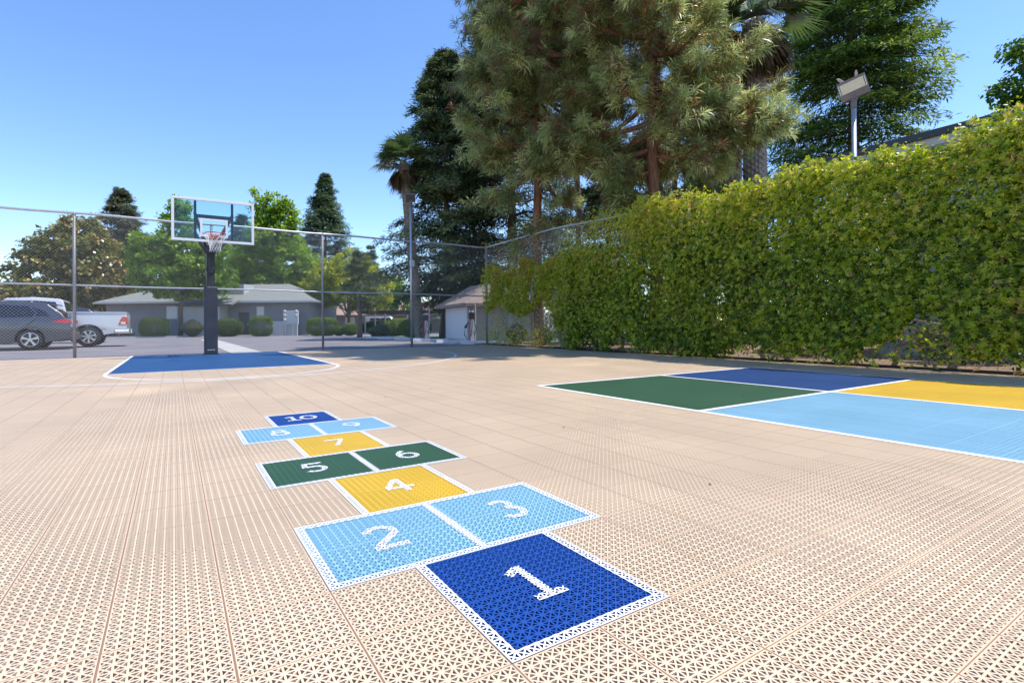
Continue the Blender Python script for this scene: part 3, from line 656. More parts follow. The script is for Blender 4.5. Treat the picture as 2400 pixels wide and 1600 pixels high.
def tufts(c, ax, nn, L, W, tint):
    """long-needle brushes: c centres, ax shoot axis; returns quads with 4 verts (blade)"""
    k = len(c); n = k * nn; i = np.repeat(np.arange(k), nn)
    d = unit(ax[i] * .75 + sph(n) * .95); d[:, 2] -= .28 * rng.uniform(0, 1, n); d = unit(d)
    Ln = L * rng.uniform(.7, 1.15, n); st = c[i] + ax[i] * (rng.uniform(-.12, .12, n))[:, None] + d * .015
    side = unit(np.cross(d, sph(n))) * (W / 2); tip = st + d * Ln[:, None]; mid = st + d * (Ln * .55)[:, None]; tip[:, 2] -= Ln * .22; mid[:, 2] -= Ln * .03
    v = np.stack([st - side * .6, mid - side, tip, mid + side], 1).reshape(-1, 3)
    tt = np.repeat(np.clip(tint[i] + rng.normal(size=n) * .09, 0, 1), 4)
    return v, tt
def long_pine(name, loc, label, H, z0, limbs, m, bark, tr=.17, nt=900, L=.27, nn=46, lean=(0, 0), group=None, cones=0, zb=-.03):
    """limbs: (z, azimuth deg, reach, rise, tuft weight)"""
    t = empty(name, (*loc, 0), label, 'tree', group)
    mb = MB(); tp = wob(0, 0, zb, H, 9, .05, lean); trunk_mesh(mb, tp, tr, tr * .35, 12)
    def tpos(z):
        u = np.clip((z - zb) / (H - zb), 0, 1) * 9; i = int(min(8, u)); return Vector(tp[i]).lerp(Vector(tp[i + 1]), u - i)
    C, A, T = [], [], []; W = sum(l[4] for l in limbs)
    for z, az, reach, rise, w in limbs:
        s_ = tpos(z); e = Vector((math.cos(R(az)), math.sin(R(az)), 0)); pts = [s_ + e * reach * u_ + Vector((0, 0, rise * u_ - .12 * reach * math.sin(u_ * 3.1) + random.uniform(-.06, .06))) for u_ in np.linspace(0, 1, 6)]
        mb.tube(pts, [.07 * min(1, reach / 2.5) * (1 - .8 * i / 5) + .012 for i in range(6)], 7)
        k = max(4, int(nt * w / W)); sd_ = Vector((-e.y, e.x, 0))
        for j in range(k // 5 + 1):            # twig with five brushes or so
            u_ = random.uniform(.25, 1.0) ** .8; base = s_ + e * reach * u_ + Vector((0, 0, rise * u_ - .12 * reach * math.sin(u_ * 3.1)))
            dv = (e * random.uniform(.1, .9) + sd_ * random.uniform(-1, 1) + Vector((0, 0, random.uniform(-.45, .5)))).normalized(); tl = random.uniform(.25, .85) * (1.15 - .4 * u_)
            mb.tube([base, base + dv * tl * .5 + Vector((0, 0, -.04)), base + dv * tl], [.014, .010, .006], 4, cap=False)
            tb = random.uniform(.30, .98)
            for h in range(5):
                p = base + dv * tl * random.uniform(.3, 1.) + Vector((random.gauss(0, .12), random.gauss(0, .12), random.gauss(0, .10))); C.append(p); a_ = (dv + Vector((0, 0, random.uniform(.2, 1.0)))).normalized(); A.append(a_)
                T.append(random.uniform(.02, .2) if random.random() < .17 else tb + random.uniform(-.12, .12))
    C = np.array([tuple(c) for c in C]); A = np.array([tuple(a) for a in A]); T = np.array(T)
    v, tt = tufts(C, A, nn, L, .021, T); quads_obj('crown', v, tt, m, t)
    mb.build('trunk', bark, t, smooth=True)
    return t

def fan_palm(name, loc, label, H, tr, nf, flen, m, skirt=18, lean=(0, 0), group=None, zb=-.03, tint=(.35, .85)):
    t = empty(name, (*loc, 0), label, 'palm tree', group)
    mb = MB(); pts = wob(0, 0, zb, H, 14, .012, lean); mb.tube(pts, [tr * (1.15 - .18 * i / 14 + .03 * (i % 2)) for i in range(15)], 14)
    for z in np.arange(max(zb, 0) + .1, H, .11):            # criss-cross leaf bases
        for a in range(9):
            an = 2 * math.pi * (a + .5 * (int(z / .11) % 2)) / 9; u_ = (z - zb) / (H - zb); cx, cy = lean[0] * u_, lean[1] * u_; r_ = tr * (1.13 - .18 * u_)
            p = Vector((cx + r_ * math.cos(an), cy + r_ * math.sin(an), z)); o_ = Vector((math.cos(an), math.sin(an), 0))
            mb.bar(p - Vector((0, 0, .05)), p + o_ * .03 + Vector((0, 0, .06)), tr * .55, .03)
    mb.build('trunk', M_['palmbark'], t, smooth=False)
    V, T = [], []; top = np.array(pts[-1])
    for i in range(nf + skirt):
        dead = i >= nf; az = rng.uniform(0, 2 * np.pi); el = rng.uniform(-.25, 1.25) if not dead else rng.uniform(-1.45, -.75)
        d = np.array([np.cos(az) * np.cos(el), np.sin(az) * np.cos(el), np.sin(el)]); pl = flen * rng.uniform(.55, .9) * (1 if not dead else .6)
        side = unit(np.cross(d, [0, 0, 1.])[None])[0]; nr = np.cross(side, d); hub = top + d * pl + np.array([0, 0, -.10 * pl * pl]); b0 = top + rng.normal(size=3) * .04
        w_ = .018
        V += [b0 - side * w_, b0 + side * w_, hub + side * w_ * .6, hub - side * w_ * .6]; T += [.25 if dead else .62] * 4
        tt = rng.uniform(0, .2) if dead else rng.uniform(*tint); k = 26
        for j in range(k):
            a = (j / (k - 1) - .5) * R(215 if not dead else 120); dd = d * np.cos(a) + side * np.sin(a); ln_ = flen * (.62 + .3 * np.cos(a)) * rng.uniform(.9, 1.05); dr = np.array([0, 0, -1.])
            m1 = hub + dd * ln_ * .5 + nr * .03 + dr * .03; tp_ = hub + dd * ln_ * (.93) + dr * ln_ * rng.uniform(.14, .36); sw = unit(np.cross(dd, nr)[None])[0] * ln_ * .042
            V += [hub, m1 + sw, tp_, m1 - sw]; T += [tt + rng.normal() * .06] * 4
    quads_obj('crown', np.array(V), np.array(T), m, t)
    return t

# --- tall trees behind the hedge and shed
PL = []
for z in np.arange(5.9, 15.2, .30):
    for k in range(3):
        r_ = 2.9 * (1 - .22 * abs(z - 9.5) / 6) * random.uniform(.5, 1.1)
        PL.append((z, random.uniform(0, 360), r_, random.uniform(-.7, .35), r_))
for z in (3.7, 4.0, 4.3, 5.0): PL.append((z, random.uniform(120, 330), random.uniform(.6, 1.0), -.2, .8))
long_pine('long_needle_pine', (9.62, 12.68), 'tall long-needled pine with red bark trunk nearest the fence corner', 16., 3.5, PL, M_['pine'], M_['pinebark'], .185, 5200, .30, 30, (-.12, 0), 'long-needled pines')
PB = []
for z in np.arange(5.4, 16.5, .27):
    for k in range(3):
        az = random.uniform(0, 360); r_ = 3.0 * random.uniform(.45, 1.1) * (.7 if z < 6.2 else 1)
        if z > 7.4 and math.cos(R(az + 31)) > .3: r_ *= .55
        PB.append((z, az, r_, random.uniform(-.6, .45), r_))
for z, az, r_ in ((6.3, -32, 3.5), (6.7, -25, 3.7), (6.4, -40, 3.3), (7.2, -30, 3.5), (6.9, -35, 3.2), (5.6, -20, 2.4), (5.6, 150, 2.6), (6.3, 160, 2.7), (4.9, 170, 1.3), (4.5, 140, 1.0)): PB.append((z, az, r_, random.uniform(-.4, .2), 4.))
long_pine('long_needle_pine', (10.48, 8.61), 'broad long-needled pine with spreading limbs over the middle of the hedge', 17., 4., PB, M_['pine'], M_['pinebark'], .19, 7200, .26, 30, (.1, .1), 'long-needled pines')
PC = [(z, random.uniform(0, 360), random.uniform(.5, 1.3), random.uniform(-.4, .2), 1.) for z in np.arange(4.6, 12, .2)]
long_pine('long_needle_pine', (15.1, 11.5), 'slim dark pine trunk with tufted branches behind the broad pine', 13., 4., PC, M_['pine'], M_['bark'], .14, 1500, .28, 28, (0, 0), 'long-needled pines')
PD = [(z, random.uniform(0, 360), random.uniform(.5, 1.6), random.uniform(-.4, .3), 1.) for z in np.arange(9.5, 15, .2)]
long_pine('long_needle_pine', (12.8, 14.2), 'slim bare-trunked pine standing between the two big pines', 15.5, 9., PD, M_['pine'], M_['bark'], .15, 1000, .28, 28, (.05, .05), 'long-needled pines')
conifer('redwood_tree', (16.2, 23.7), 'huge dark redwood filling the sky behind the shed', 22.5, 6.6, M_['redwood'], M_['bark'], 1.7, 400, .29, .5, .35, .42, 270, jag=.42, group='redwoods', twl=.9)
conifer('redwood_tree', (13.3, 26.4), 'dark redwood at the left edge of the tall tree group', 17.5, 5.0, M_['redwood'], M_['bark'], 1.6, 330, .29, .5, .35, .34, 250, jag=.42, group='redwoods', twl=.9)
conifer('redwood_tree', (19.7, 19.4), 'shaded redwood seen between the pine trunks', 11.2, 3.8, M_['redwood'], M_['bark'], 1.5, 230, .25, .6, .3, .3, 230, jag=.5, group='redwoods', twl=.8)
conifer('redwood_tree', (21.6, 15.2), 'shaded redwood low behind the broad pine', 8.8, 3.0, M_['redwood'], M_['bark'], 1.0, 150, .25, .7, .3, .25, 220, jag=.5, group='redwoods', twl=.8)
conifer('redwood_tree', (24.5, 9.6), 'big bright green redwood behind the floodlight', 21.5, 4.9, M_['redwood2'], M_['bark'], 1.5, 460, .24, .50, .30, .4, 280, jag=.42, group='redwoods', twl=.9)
fan_palm('fan_palm', (11.1, 25.6), 'fan palm poking out left of the dark redwoods', 10.0, .2, 44, 1.25, M_['palm'], 14, (-.75, .35), 'fan palms')
fan_palm('fan_palm', (17.77, 10.07), 'tall fan palm with thick patterned trunk beside the floodlight', 12.0, .33, 48, 1.6, M_['palm'], 60, (.1, 0), 'fan palms')
fan_palm('fan_palm', (18.4, 11.3), 'fan palm trunk partly hidden behind the thick palm trunk', 10.8, .22, 26, 1.1, M_['palm'], 26, (.1, 0), 'fan palms')
fan_palm('fan_palm', (19.98, 13.41), 'short dark fan palm above the middle of the hedge', 7.9, .17, 28, 1.15, M_['palm'], 16, (-.1, 0), 'fan palms', tint=(.28, .5))
broadleaf('sycamore_tree', (28.5, 4.8), 'large leafy tree at the right edge above the building roof', [(0, 0, 7.4, 2.5, 2.5, 2.2), (.5, -.3, 9.8, 2.1, 2.1, 1.9), (-.5, .3, 6.0, 2.1, 2.1, 1.5), (.9, -.5, 11.6, 1.6, 1.6, 1.5), (2, -1.2, 9, 3, 3, 3)], M_['gumr'], M_['bark'], 560, .21, 60, 8, .3, cr=.6)
broadleaf('small_tree', (12.65, 26.0), 'small shaded tree with leaning trunk left of the shed', [(0, 0, 3.1, 1.4, 1.4, .9), (.6, .3, 3.6, 1.2, 1.2, .8), (-.7, 0, 3.4, 1.1, 1.1, .7)], M_['greyc'], M_['bark'], 120, .12, 46, 2.8, .14, (.25, 0), cr=.45)
conifer('redwood_tree', (10.15, 33.5), 'low shaded conifer behind the charging posts', 6.0, 2.3, M_['redwood'], M_['bark'], 1.9, 90, .18, .5, .3, .2, 130, jag=.5, group='redwoods')

# --- background trees beyond the car park
broadleaf('magnolia_tree', (-9.3, 60.), 'broad magnolia with brown and olive leaves behind the cars', [(.6, 0, 7.8, 3.4, 3, 2.6), (-1.5, 0, 5.2, 3.4, 3, 2.6), (2.4, -.5, 5.4, 3.2, 3, 2.8), (.9, 0, 10., 1.9, 1.9, 1.5), (-3.4, 0, 3.4, 2.2, 2, 1.6), (3.4, 0, 7.3, 1.8, 1.8, 1.6), (0, 0, 3.6, 4, 3, 1.8), (-2.6, 0, 7.7, 1.2, 1.2, 1.2)], M_['magnolia'], M_['bark'], 700, .36, 50, 4, .3, cr=.75, hi=(.16, .7, 1.))
conifer('conifer_tree', (-6.3, 74.7), 'dull green conifer rising behind the magnolia', 18.0, 6.0, M_['greyc'], M_['bark'], 2.5, 300, .46, .7, .15, .3, 110, jag=.4, group='far conifers', twl=1.)
broadleaf('sweetgum_tree', (-.4, 49.), 'light green sweetgum in front of the grey building, seen behind the backboard', [(-.3, 0, 8.6, 1.5, 1.5, 2.0), (.5, 0, 6.4, 2.4, 2.2, 2.2), (-1.4, 0, 5.2, 2.2, 2, 1.8), (-2.6, 0, 7.0, 1.1, 1.1, 1.6), (1.6, 0, 4.9, 2.2, 2, 1.5), (-.2, 0, 10.7, .8, .8, 1.2), (2.8, 0, 7.4, 1.1, 1.1, 1.3), (-.4, 0, 3.9, 1.4, 1.2, .9), (3.4, 0, 5.1, 1.2, 1.2, 1.0)], M_['gum'], M_['bark'], 520, .28, 50, 6, .2, (.3, 0), cr=.6, group='sweetgums')
broadleaf('sweetgum_tree', (8.2, 56.7), 'tall twin-topped sweetgum behind the building roof', [(-.8, .4, 13.2, 1.1, 1.1, 2.2), (1.1, -.6, 12.3, 1.3, 1.3, 2.0), (0, 0, 10., 2.9, 2.6, 2.3), (-1.6, 1, 7.3, 2.8, 2.6, 2.4), (1.8, -1, 7.2, 2.7, 2.6, 2.4), (0, 0, 5, 3.6, 3, 2), (-3, 1.8, 5.4, 1.8, 1.8, 1.4)], M_['gum'], M_['bark'], 760, .33, 50, 8, .28, cr=.68, group='sweetgums')
conifer('conifer_tree', (7.9, 81.3), 'greyish conifer glimpsed behind the backboard', 17.4, 5., M_['greyc'], M_['bark'], 2., 190, .5, .6, .15, .3, 80, group='far conifers', twl=1.)
conifer('conifer_tree', (17.1, 69.9), 'tall pointed dark conifer right of the sweetgums', 21.9, 6.6, M_['conifer'], M_['bark'], 4., 330, .44, .78, .05, .35, 120, jag=.42, group='far conifers', twl=1.)
conifer('conifer_tree', (28.35, 92.4), 'small distant conifer, the paler one of two', 15.4, 3.2, M_['greyc'], M_['bark'], 2., 130, .5, .7, .1, .3, 70, group='far conifers', twl=.9)
conifer('conifer_tree', (28.4, 84.2), 'narrow distant conifer left of the floodlight pole', 15.0, 3.2, M_['conifer'], M_['bark'], 2., 150, .46, .6, .1, .3, 80, group='far conifers', twl=.9)
broadleaf('round_tree', (13.9, 48.6), 'rounded yellow green tree beside the grey building', [(0, 0, 5.8, 2.9, 2.8, 2.1), (-1.9, 1.1, 5., 2.2, 2.2, 1.6), (1.6, -1, 4.6, 2.3, 2.2, 1.5), (2.4, -1.4, 3.4, 1.5, 1.5, .9), (-2.1, 1.2, 3.7, 1.5, 1.5, .9), (0, 0, 3.6, 2.2, 2.2, .9)], M_['lime'], M_['bark'], 480, .26, 50, 3, .2, cr=.55)
broadleaf('young_tree', (25.2, 65.1), 'fresh green tree above the carport roof', [(0, 0, 5.8, 1.3, 1.3, 2.0), (-.7, .4, 4.4, 1.6, 1.6, 1.8), (1, -.5, 4.2, 1.5, 1.5, 1.6)], M_['gum'], M_['bark'], 150, .3, 40, 3.5, .15, cr=.6)
broadleaf('low_tree', (-17.2, 81.2), 'small olive tree far behind the grey cars at the left edge', [(0, 0, 4.6, 2.3, 2.3, 2.0), (-2.3, 0, 3.6, 1.8, 1.8, 1.6), (2.2, 0, 3.2, 2, 2, 1.6)], M_['greyc'], M_['bark'], 130, .4, 40, 4, .2, cr=.8)
# far wood along the horizon
tv = []; n = 9000; a = rng.uniform(-1.0, 1.45, n); dd = rng.uniform(118, 150, n); hh = (3.8 + 2.6 * np.sin(a * 23) + 1.6 * np.sin(a * 61 + 1)) * rng.uniform(0, 1, n) ** .7
pos = np.stack([np.sin(a) * dd, np.cos(a) * dd, np.maximum(hh, .2)], 1)
o = leaf_obj('distant_trees', pos, rng.normal(size=(n, 3)), sph(n), rng.uniform(1.0, 2.2, n), rng.uniform(.8, 1.5, n), rng.uniform(0, .8, n), M_['greyc']); tag(o, 'hazy line of far trees on the horizon', 'trees', kind='stuff')

# ------------------------------------------------------------------ clipped shrubs
def shrub(loc, w, h, label, depth=None, box=.5, n=None, leaf=.11, m='shrub', lo=.2, group='clipped shrubs by the building', name='clipped_shrub', bloom=0):
    t = empty(name, (*loc, 0), label, 'shrub', group); depth = depth or w
    n = n or int(2600 * (w * depth) ** .5 * max(h, .6) ** .5); q = sph(n); e = 2 / (1 + box * 3)
    q = np.sign(q) * np.abs(q) ** e; q /= np.maximum(1, np.abs(q).max()); q[:, 2] = q[:, 2] * .5 + .5
    r_ = rng.uniform(.72, 1.03, n) ** .6; pos = np.stack([q[:, 0] * w / 2 * r_, q[:, 1] * depth / 2 * r_, .03 + q[:, 2] * h * (.5 + .5 * r_)], 1)
    nr = unit(np.stack([q[:, 0], q[:, 1], (q[:, 2] - .3) * 1.5], 1) + rng.normal(size=(n, 3)) * .5)
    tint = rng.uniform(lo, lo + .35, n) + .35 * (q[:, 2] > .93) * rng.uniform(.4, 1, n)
    leaf_obj('foliage', pos, rng.normal(size=(n, 3)) + nr * .5, nr, leaf * rng.uniform(.6, 1.2, n), leaf * rng.uniform(.4, .7, n), tint, M_[m], t)
    mb = MB()
    for k in range(5):
        a = k * 1.3; mb.tube([(.05 * math.cos(a), .05 * math.sin(a), -.03), (w * .2 * math.cos(a), depth * .2 * math.sin(a), h * .4), (w * .33 * math.cos(a), depth * .33 * math.sin(a), h * .72)], [.035, .025, .012], 5)
    mb.build('stem', M_['bark'], t, smooth=True)
    return t
shrub((-2.21, 47.9), 2.1, 1.55, 'tapered clipped shrub left of the hoop, tallest there', box=.6)
shrub((.45, 47.2), 1.7, 1.4, 'loose pale green bush directly behind the hoop pole', box=.1, lo=.35, m='greyc')
shrub((3.0, 45.9), 2.3, 1.45, 'rounded grey green shrub right of the hoop pole', box=.4, lo=.1)
shrub((5.3, 44.4), 1.75, 1.6, 'square-cut bright shrub below the white meter boxes', box=.8, lo=.3)
shrub((9.5, 41.2), 2.4, 1.45, 'wide flat-topped shrub behind the fence post', box=.7, lo=.3)
shrub((10.59, 40.2), .95, .68, 'smallest round shrub between two larger ones', box=.3, lo=.3)
shrub((11.36, 39.8), 1.35, .95, 'round ball shrub at the end of the building bed', box=.3, lo=.35)
shrub((15.9, 49.7), 1.4, 1.0, 'round grey green shrub in front of the parked van', box=.2, lo=.15)
shrub((17.3, 51.5), 1.7, 1.2, 'bright flat shrub at the carport corner', box=.6, lo=.4)
shrub((14.6, 37.3), 2.4, 1.3, 'bright green hedge clump before the carport posts', depth=1.6, box=.5, lo=.4)
shrub((13.2, 35.2), 2.0, 1.0, 'low dark shrub in front of the bright hedge clump', box=.4, lo=.1)
shrub((12.3, 28.9), 1.9, 1.15, 'bright green shrub just left of the shed', box=.5, lo=.45)
shrub((10.6, 30.8), 1.2, .7, 'spiky pale plant by the first charging post', box=.1, lo=.5, leaf=.25, m='greyc')
for (x, y, w, h, lab) in ((10.0, 14.5, .9, .75, 'small leafy bush inside the fence corner'), (10.05, 13.0, .9, .7, 'small leafy bush beside the pine trunk base'), (9.95, 11.7, .8, .9, 'low ivy bush right of the pine trunk base'), (10.3, 10.6, 1.0, 1.1, 'dark bush under the far end of the hedge')):
    shrub((x, y), w, h, lab, box=.1, leaf=.075, lo=.25, n=1500, group='bushes behind the fence corner')

for (x, y, w, h, lab) in ((10.2, 2.2, 1.3, .75, 'dark bush seen through the bare wire at the hedge foot'), (10.3, 4.6, 1.5, .7, 'low bush behind the thin part of the hedge'), (10.3, .6, 1.4, .7, 'low bush behind the right end of the hedge'), (10.4, 7.0, 1.6, .65, 'low bush behind the far half of the hedge')):
    shrub((x, y), w, h, lab, box=.2, leaf=.08, lo=.05, n=2200, group='bushes behind the hedge')

# ------------------------------------------------------------------ buildings
M_['stucco'] = mat('grey_stucco', (.20, .205, .215), .9, (.25, .255, .265), 1.5, bump=.2, bscale=40)
M_['stuccol'] = mat('pale_grey_stucco', (.44, .45, .44), .9, (.50, .51, .50), 1.5, bump=.2)
def shingle(name, c1, c2, dirn=0):
    m, t, p, out = nodes(name); tc = t.nodes.new('ShaderNodeTexCoord'); bt = t.nodes.new('ShaderNodeTexBrick')
    bt.inputs['Scale'].default_value = 3.; bt.inputs['Color1'].default_value = (*c1, 1); bt.inputs['Color2'].default_value = (*c2, 1); bt.inputs['Mortar'].default_value = (*[q * .5 for q in c1], 1); bt.inputs['Mortar Size'].default_value = .015
    t.links.new(tc.outputs['Object'], bt.inputs[0]); t.links.new(bt.outputs[0], p.inputs['Base Color']); p.inputs['Roughness'].default_value = .9
    return m
M_['roofg'] = shingle('grey_green_shingles', (.21, .22, .205), (.27, .28, .26)); M_['roofb'] = shingle('brown_shingles', (.24, .18, .16), (.30, .24, .21)); M_['rooft'] = shingle('terracotta_shingles', (.40, .25, .20), (.46, .30, .24))
M_['trim'] = mat('light_trim', (.55, .54, .52), .6); M_['dark'] = mat('dark_opening', (.03, .03, .035), .4); M_['blind'] = mat('white_window_blind', (.62, .65, .68), .3, (.55, .58, .62), 2.)
M_['metal'] = mat('painted_meter_box', (.58, .58, .57), .5, (.56, .57, .56), 5.)
def hip_roof(mb, x0, x1, y0, y1, ze, zr, inx, ov=.5, th=.14, mi=0):
    x0 -= ov; x1 += ov; y0 -= ov; y1 += ov; ym = (y0 + y1) / 2
    v = [(x0, y0, ze), (x1, y0, ze), (x1, y1, ze), (x0, y1, ze), (x0 + inx, ym, zr), (x1 - inx, ym, zr)]
    n = len(v); v += [(a, b_, c - th) for a, b_, c in v[:4]]
    mb.add(v, [(0, 1, 5, 4), (1, 2, 5), (2, 3, 4, 5), (3, 0, 4), (0, 6, 7, 1), (1, 7, 8, 2), (2, 8, 9, 3), (3, 9, 6, 0), (6, 9, 8, 7)], mi)
def window(t, x, z, w, h, y=-.002, m='blind', name='window'):
    q = MB(); q.box((x - w / 2 - .06, y - .04, z - .06), (x - w / 2, y + .05, z + h + .06)); q.box((x + w / 2, y - .04, z - .06), (x + w / 2 + .06, y + .05, z + h + .06)); q.box((x - w / 2, y - .04, z + h), (x + w / 2, y + .05, z + h + .06)); q.box((x - w / 2, y - .05, z - .07), (x + w / 2, y + .05, z))
    f = q.build(name, M_['trim'], t); q = MB(); q.box((x - w / 2, y - .012, z), (x + w / 2, y + .02, z + h)); q.build('pane', M_[m], f); return f
rz = math.atan2(-.51451, .85744)
bl = empty('apartment_building', (1.87, 51.1, 0), 'long grey single storey building with grey green hip roof behind the hoop', 'building', rz=rz)
q = MB(); q.box((-9.3, 0, -.06), (9.0, 9, 2.98)); q.build('wall', M_['stucco'], bl)
q = MB(); hip_roof(q, -9.3, 9.0, 0, 9, 3.1, 5.0, 4.0, .65); q.build('roof', M_['roofg'], bl)
q = MB(); q.box((-1.5, -1.5, -.06), (1.7, 0, 2.75)); q.build('porch_wall', M_['stuccol'], bl)
q = MB(); v = [(-1.9, -2.0, 2.78), (3.0, -2.0, 2.78), (3.0, 2.5, 4.05), (-1.9, 2.5, 4.05), (-1.9, -2.0, 2.62), (3.0, -2.0, 2.62), (3.0, 2.5, 3.9), (-1.9, 2.5, 3.9)]
q.add(v, [(0, 1, 2, 3), (0, 4, 5, 1), (1, 5, 6, 2), (3, 7, 4, 0), (4, 7, 6, 5)]); q.build('porch_roof', M_['roofg'], bl)
q = MB(); q.box((.2, 1.2, 3.6), (2.6, 3.4, 4.75)); q.build('chimney', M_['stuccol'], bl)
window(bl, -3.33, 1.62, .9, 1.03); window(bl, -1.95, 1.62, .8, 1.03, -.002); window(bl, 4.65, 1.85, .55, .7)
q = MB(); q.box((2.7, -.03, 0), (3.65, .03, 2.1)); dr = q.build('door', M_['dark'], bl, bevel=.01); q = MB(); q.box((3.5, -.09, .95), (3.56, -.03, 1.08)); q.build('handle', M_['galv'], dr)
q = MB(); q.box((-10.0, -.72, 2.93), (9.7, -.64, 3.1)); q.build('fascia', M_['trim'], bl)
ml = empty('low_wall', (1.87 + .8574 * 7.0, 51.1 - .5145 * 7.0, 0), 'low pale panel wall in front of the grey building', 'wall', rz=rz)
q = MB(); q.box((-1.45, -1.05, -.06), (1.35, -.9, 1.25)); 
for x in (-.6, .3): q.box((x, -1.07, 0), (x + .05, -1.048, 1.25))
q.build('panel', M_['metal'], ml)
mt = empty('meter_board', (1.87 + .8574 * 8.0, 51.1 - .5145 * 8.0, 0), 'pale grey electric meter board with round meters', 'meter board', rz=rz)
q = MB(); q.box((-.75, -1.45, .95), (.55, -1.25, 2.15)); q.build('cabinet', M_['metal'], mt, bevel=.02)
for x, z in ((-.6, 2.1), (.4, 2.1), (-.6, 1.75), (.4, 1.75), (-.6, 1.35)):
    q = MB(); q.lathe([(.001, -.09), (.12, -.09), (.14, 0)], (x, -1.46, z), 'y', 16); q.build('meter', M_['trim'], mt, smooth=True)
q = MB(); q.box((-.65, -1.42, -.06), (-.5, -1.28, .95)); q.box((.0, -1.42, -.06), (.12, -1.28, .95)); q.box((-1.3, -1.5, -.06), (-.9, -1.2, .85)); q.build('support', M_['metal'], mt)

fb2 = empty('far_building', (24., 75., 0), 'distant low building with terracotta shingle roof behind the carport', 'building', rz=rz)
q = MB(); q.box((-9, 0, -.1), (16, 9, 2.4)); q.build('wall', M_['stucco'], fb2)
q = MB(); hip_roof(q, -9, 16, 0, 9, 2.5, 4.6, 3.5, .7); q.build('roof', M_['rooft'], fb2)
for x in (-6, -2, 3, 8, 12): window(fb2, x, 1.0, 1.4, 1.1)
cp = empty('carport', (18.6, 46.6, 0), 'dark flat roofed carport on thin posts', 'carport', rz=rz)
q = MB(); q.box((-4.4, -.2, 2.02), (7.5, 5.4, 2.30)); q.build('roof', mat('carport_roof', (.055, .05, .05), .7), cp)
for x in (-3.6, -2.6, -1.6, .6, 2.6, 4.2, 6.4):
    for y_ in (0., 5.0):
        q = MB(); q.box((x - .05, y_ - .05, -.03), (x + .05, y_ + .05, 2.03)); q.build('post', M_['trim'], cp)
q = MB(); q.box((-4.2, 5.3, 0), (7.4, 5.42, 1.5)); q.build('back_wall', M_['stuccol'], cp)
sh = empty('shed', (11.1, 22.3, 0), 'low beige shed with white roll door and brown shingle roof', 'shed')
q = MB(); A = (.0, .0); B = (-.95, -4.1); Cc = (2.6, -4.6); D_ = (3.5, .0)
def wall(a, c, z1, m, n, th=.1, z0=-.06):
    w_ = MB(); w_.bar((a[0], a[1], (z0 + z1) / 2), (c[0], c[1], (z0 + z1) / 2), th, z1 - z0); return w_.build(n, m, sh)
M_['shedw'] = mat('shed_beige_stucco', (.42, .39, .36), .9, (.48, .45, .41), 2.)
wall(A, B, 1.72, M_['shedw'], 'wall'); wall(B, Cc, 1.68, M_['shedw'], 'wall'); wall(Cc, D_, 1.68, M_['shedw'], 'wall'); wall(D_, A, 1.68, M_['shedw'], 'wall')
w_ = MB(); a, c = Vector((-.10 + .0, -.2, 0)), Vector((-1.01, -3.95, 0)); w_.bar((a.x, a.y, .84), (c.x, c.y, .84), .05, 1.5)
dd = w_.build('roll_door', mat('white_roll_door', (.70, .72, .76), .5, (.66, .68, .72), 8.), sh)
w_ = MB()
for i in range(9): w_.bar((a.x - .03, a.y, .16 + i * .16), (c.x - .03, c.y, .16 + i * .16), .012, .012)
w_.build('door_rib', M_['trim'], dd)
w_ = MB(); w_.bar((.8, -4.45, .85), (1.9, -4.6, .85), .06, 1.35); w_.build('side_panel', M_['stuccol'], sh)
w_ = MB(); v = [(-.45, .35, 1.72), (-1.5, -4.4, 1.68), (3.0, -5.1, 1.70), (4.0, .35, 1.72), (1.1, -.6, 2.75), (1.3, -3.4, 2.75)]
v += [(x, y_, z - .13) for x, y_, z in v[:4]]
w_.add(v, [(0, 1, 5, 4), (1, 2, 5), (2, 3, 4, 5), (3, 0, 4), (0, 6, 7, 1), (1, 7, 8, 2), (2, 8, 9, 3), (3, 9, 6, 0), (6, 9, 8, 7)]); w_.build('roof', M_['roofb'], sh)
w_ = MB()
for i in range(12):
    x = 1.2 + i * .11; w_.bar((x, -4.95, 1.72), (x + .5, -4.95, 2.15), .03, .02); w_.bar((x + .5, -4.93, 1.72), (x, -4.93, 2.15), .03, .02)
w_.build('lattice', M_['whitep'], sh)
pf = empty('picket_fence', (12.5, 16.6, 0), 'white picket fence behind the pine trunk', 'fence')
w_ = MB()
for i in range(34): w_.box((.16 * i, -.08 * i, 0), (.16 * i + .07, -.08 * i + .03, 1.45))
w_.build('picket', M_['whitep'], pf)
w_ = MB(); w_.bar((0, .05, .4), (5.4, -2.65, .4), .03, .08); w_.bar((0, .05, 1.2), (5.4, -2.65, 1.2), .03, .08); w_.build('rail', M_['whitep'], pf)
rb = empty('office_building', (17, -3, 0), 'pale flat roofed building whose eave shows above the hedge', 'building')
w_ = MB(); w_.box((-4.0, -14, -.1), (6, 7.4, 4.2)); w_.build('wall', M_['stuccol'], rb)
w_ = MB(); w_.box((-4.7, -14.5, 4.28), (6.5, 8.0, 4.44)); w_.build('fascia', M_['trim'], rb)
w_ = MB(); w_.box((-4.78, -14.6, 4.44), (6.6, 8.1, 4.58)); w_.build('roof', M_['dark'], rb)
w_ = MB(); w_.bar((-4.74, -14.5, 4.20), (-4.74, 8.0, 4.20), .1, .1); w_.build('gutter', M_['stucco'], rb)

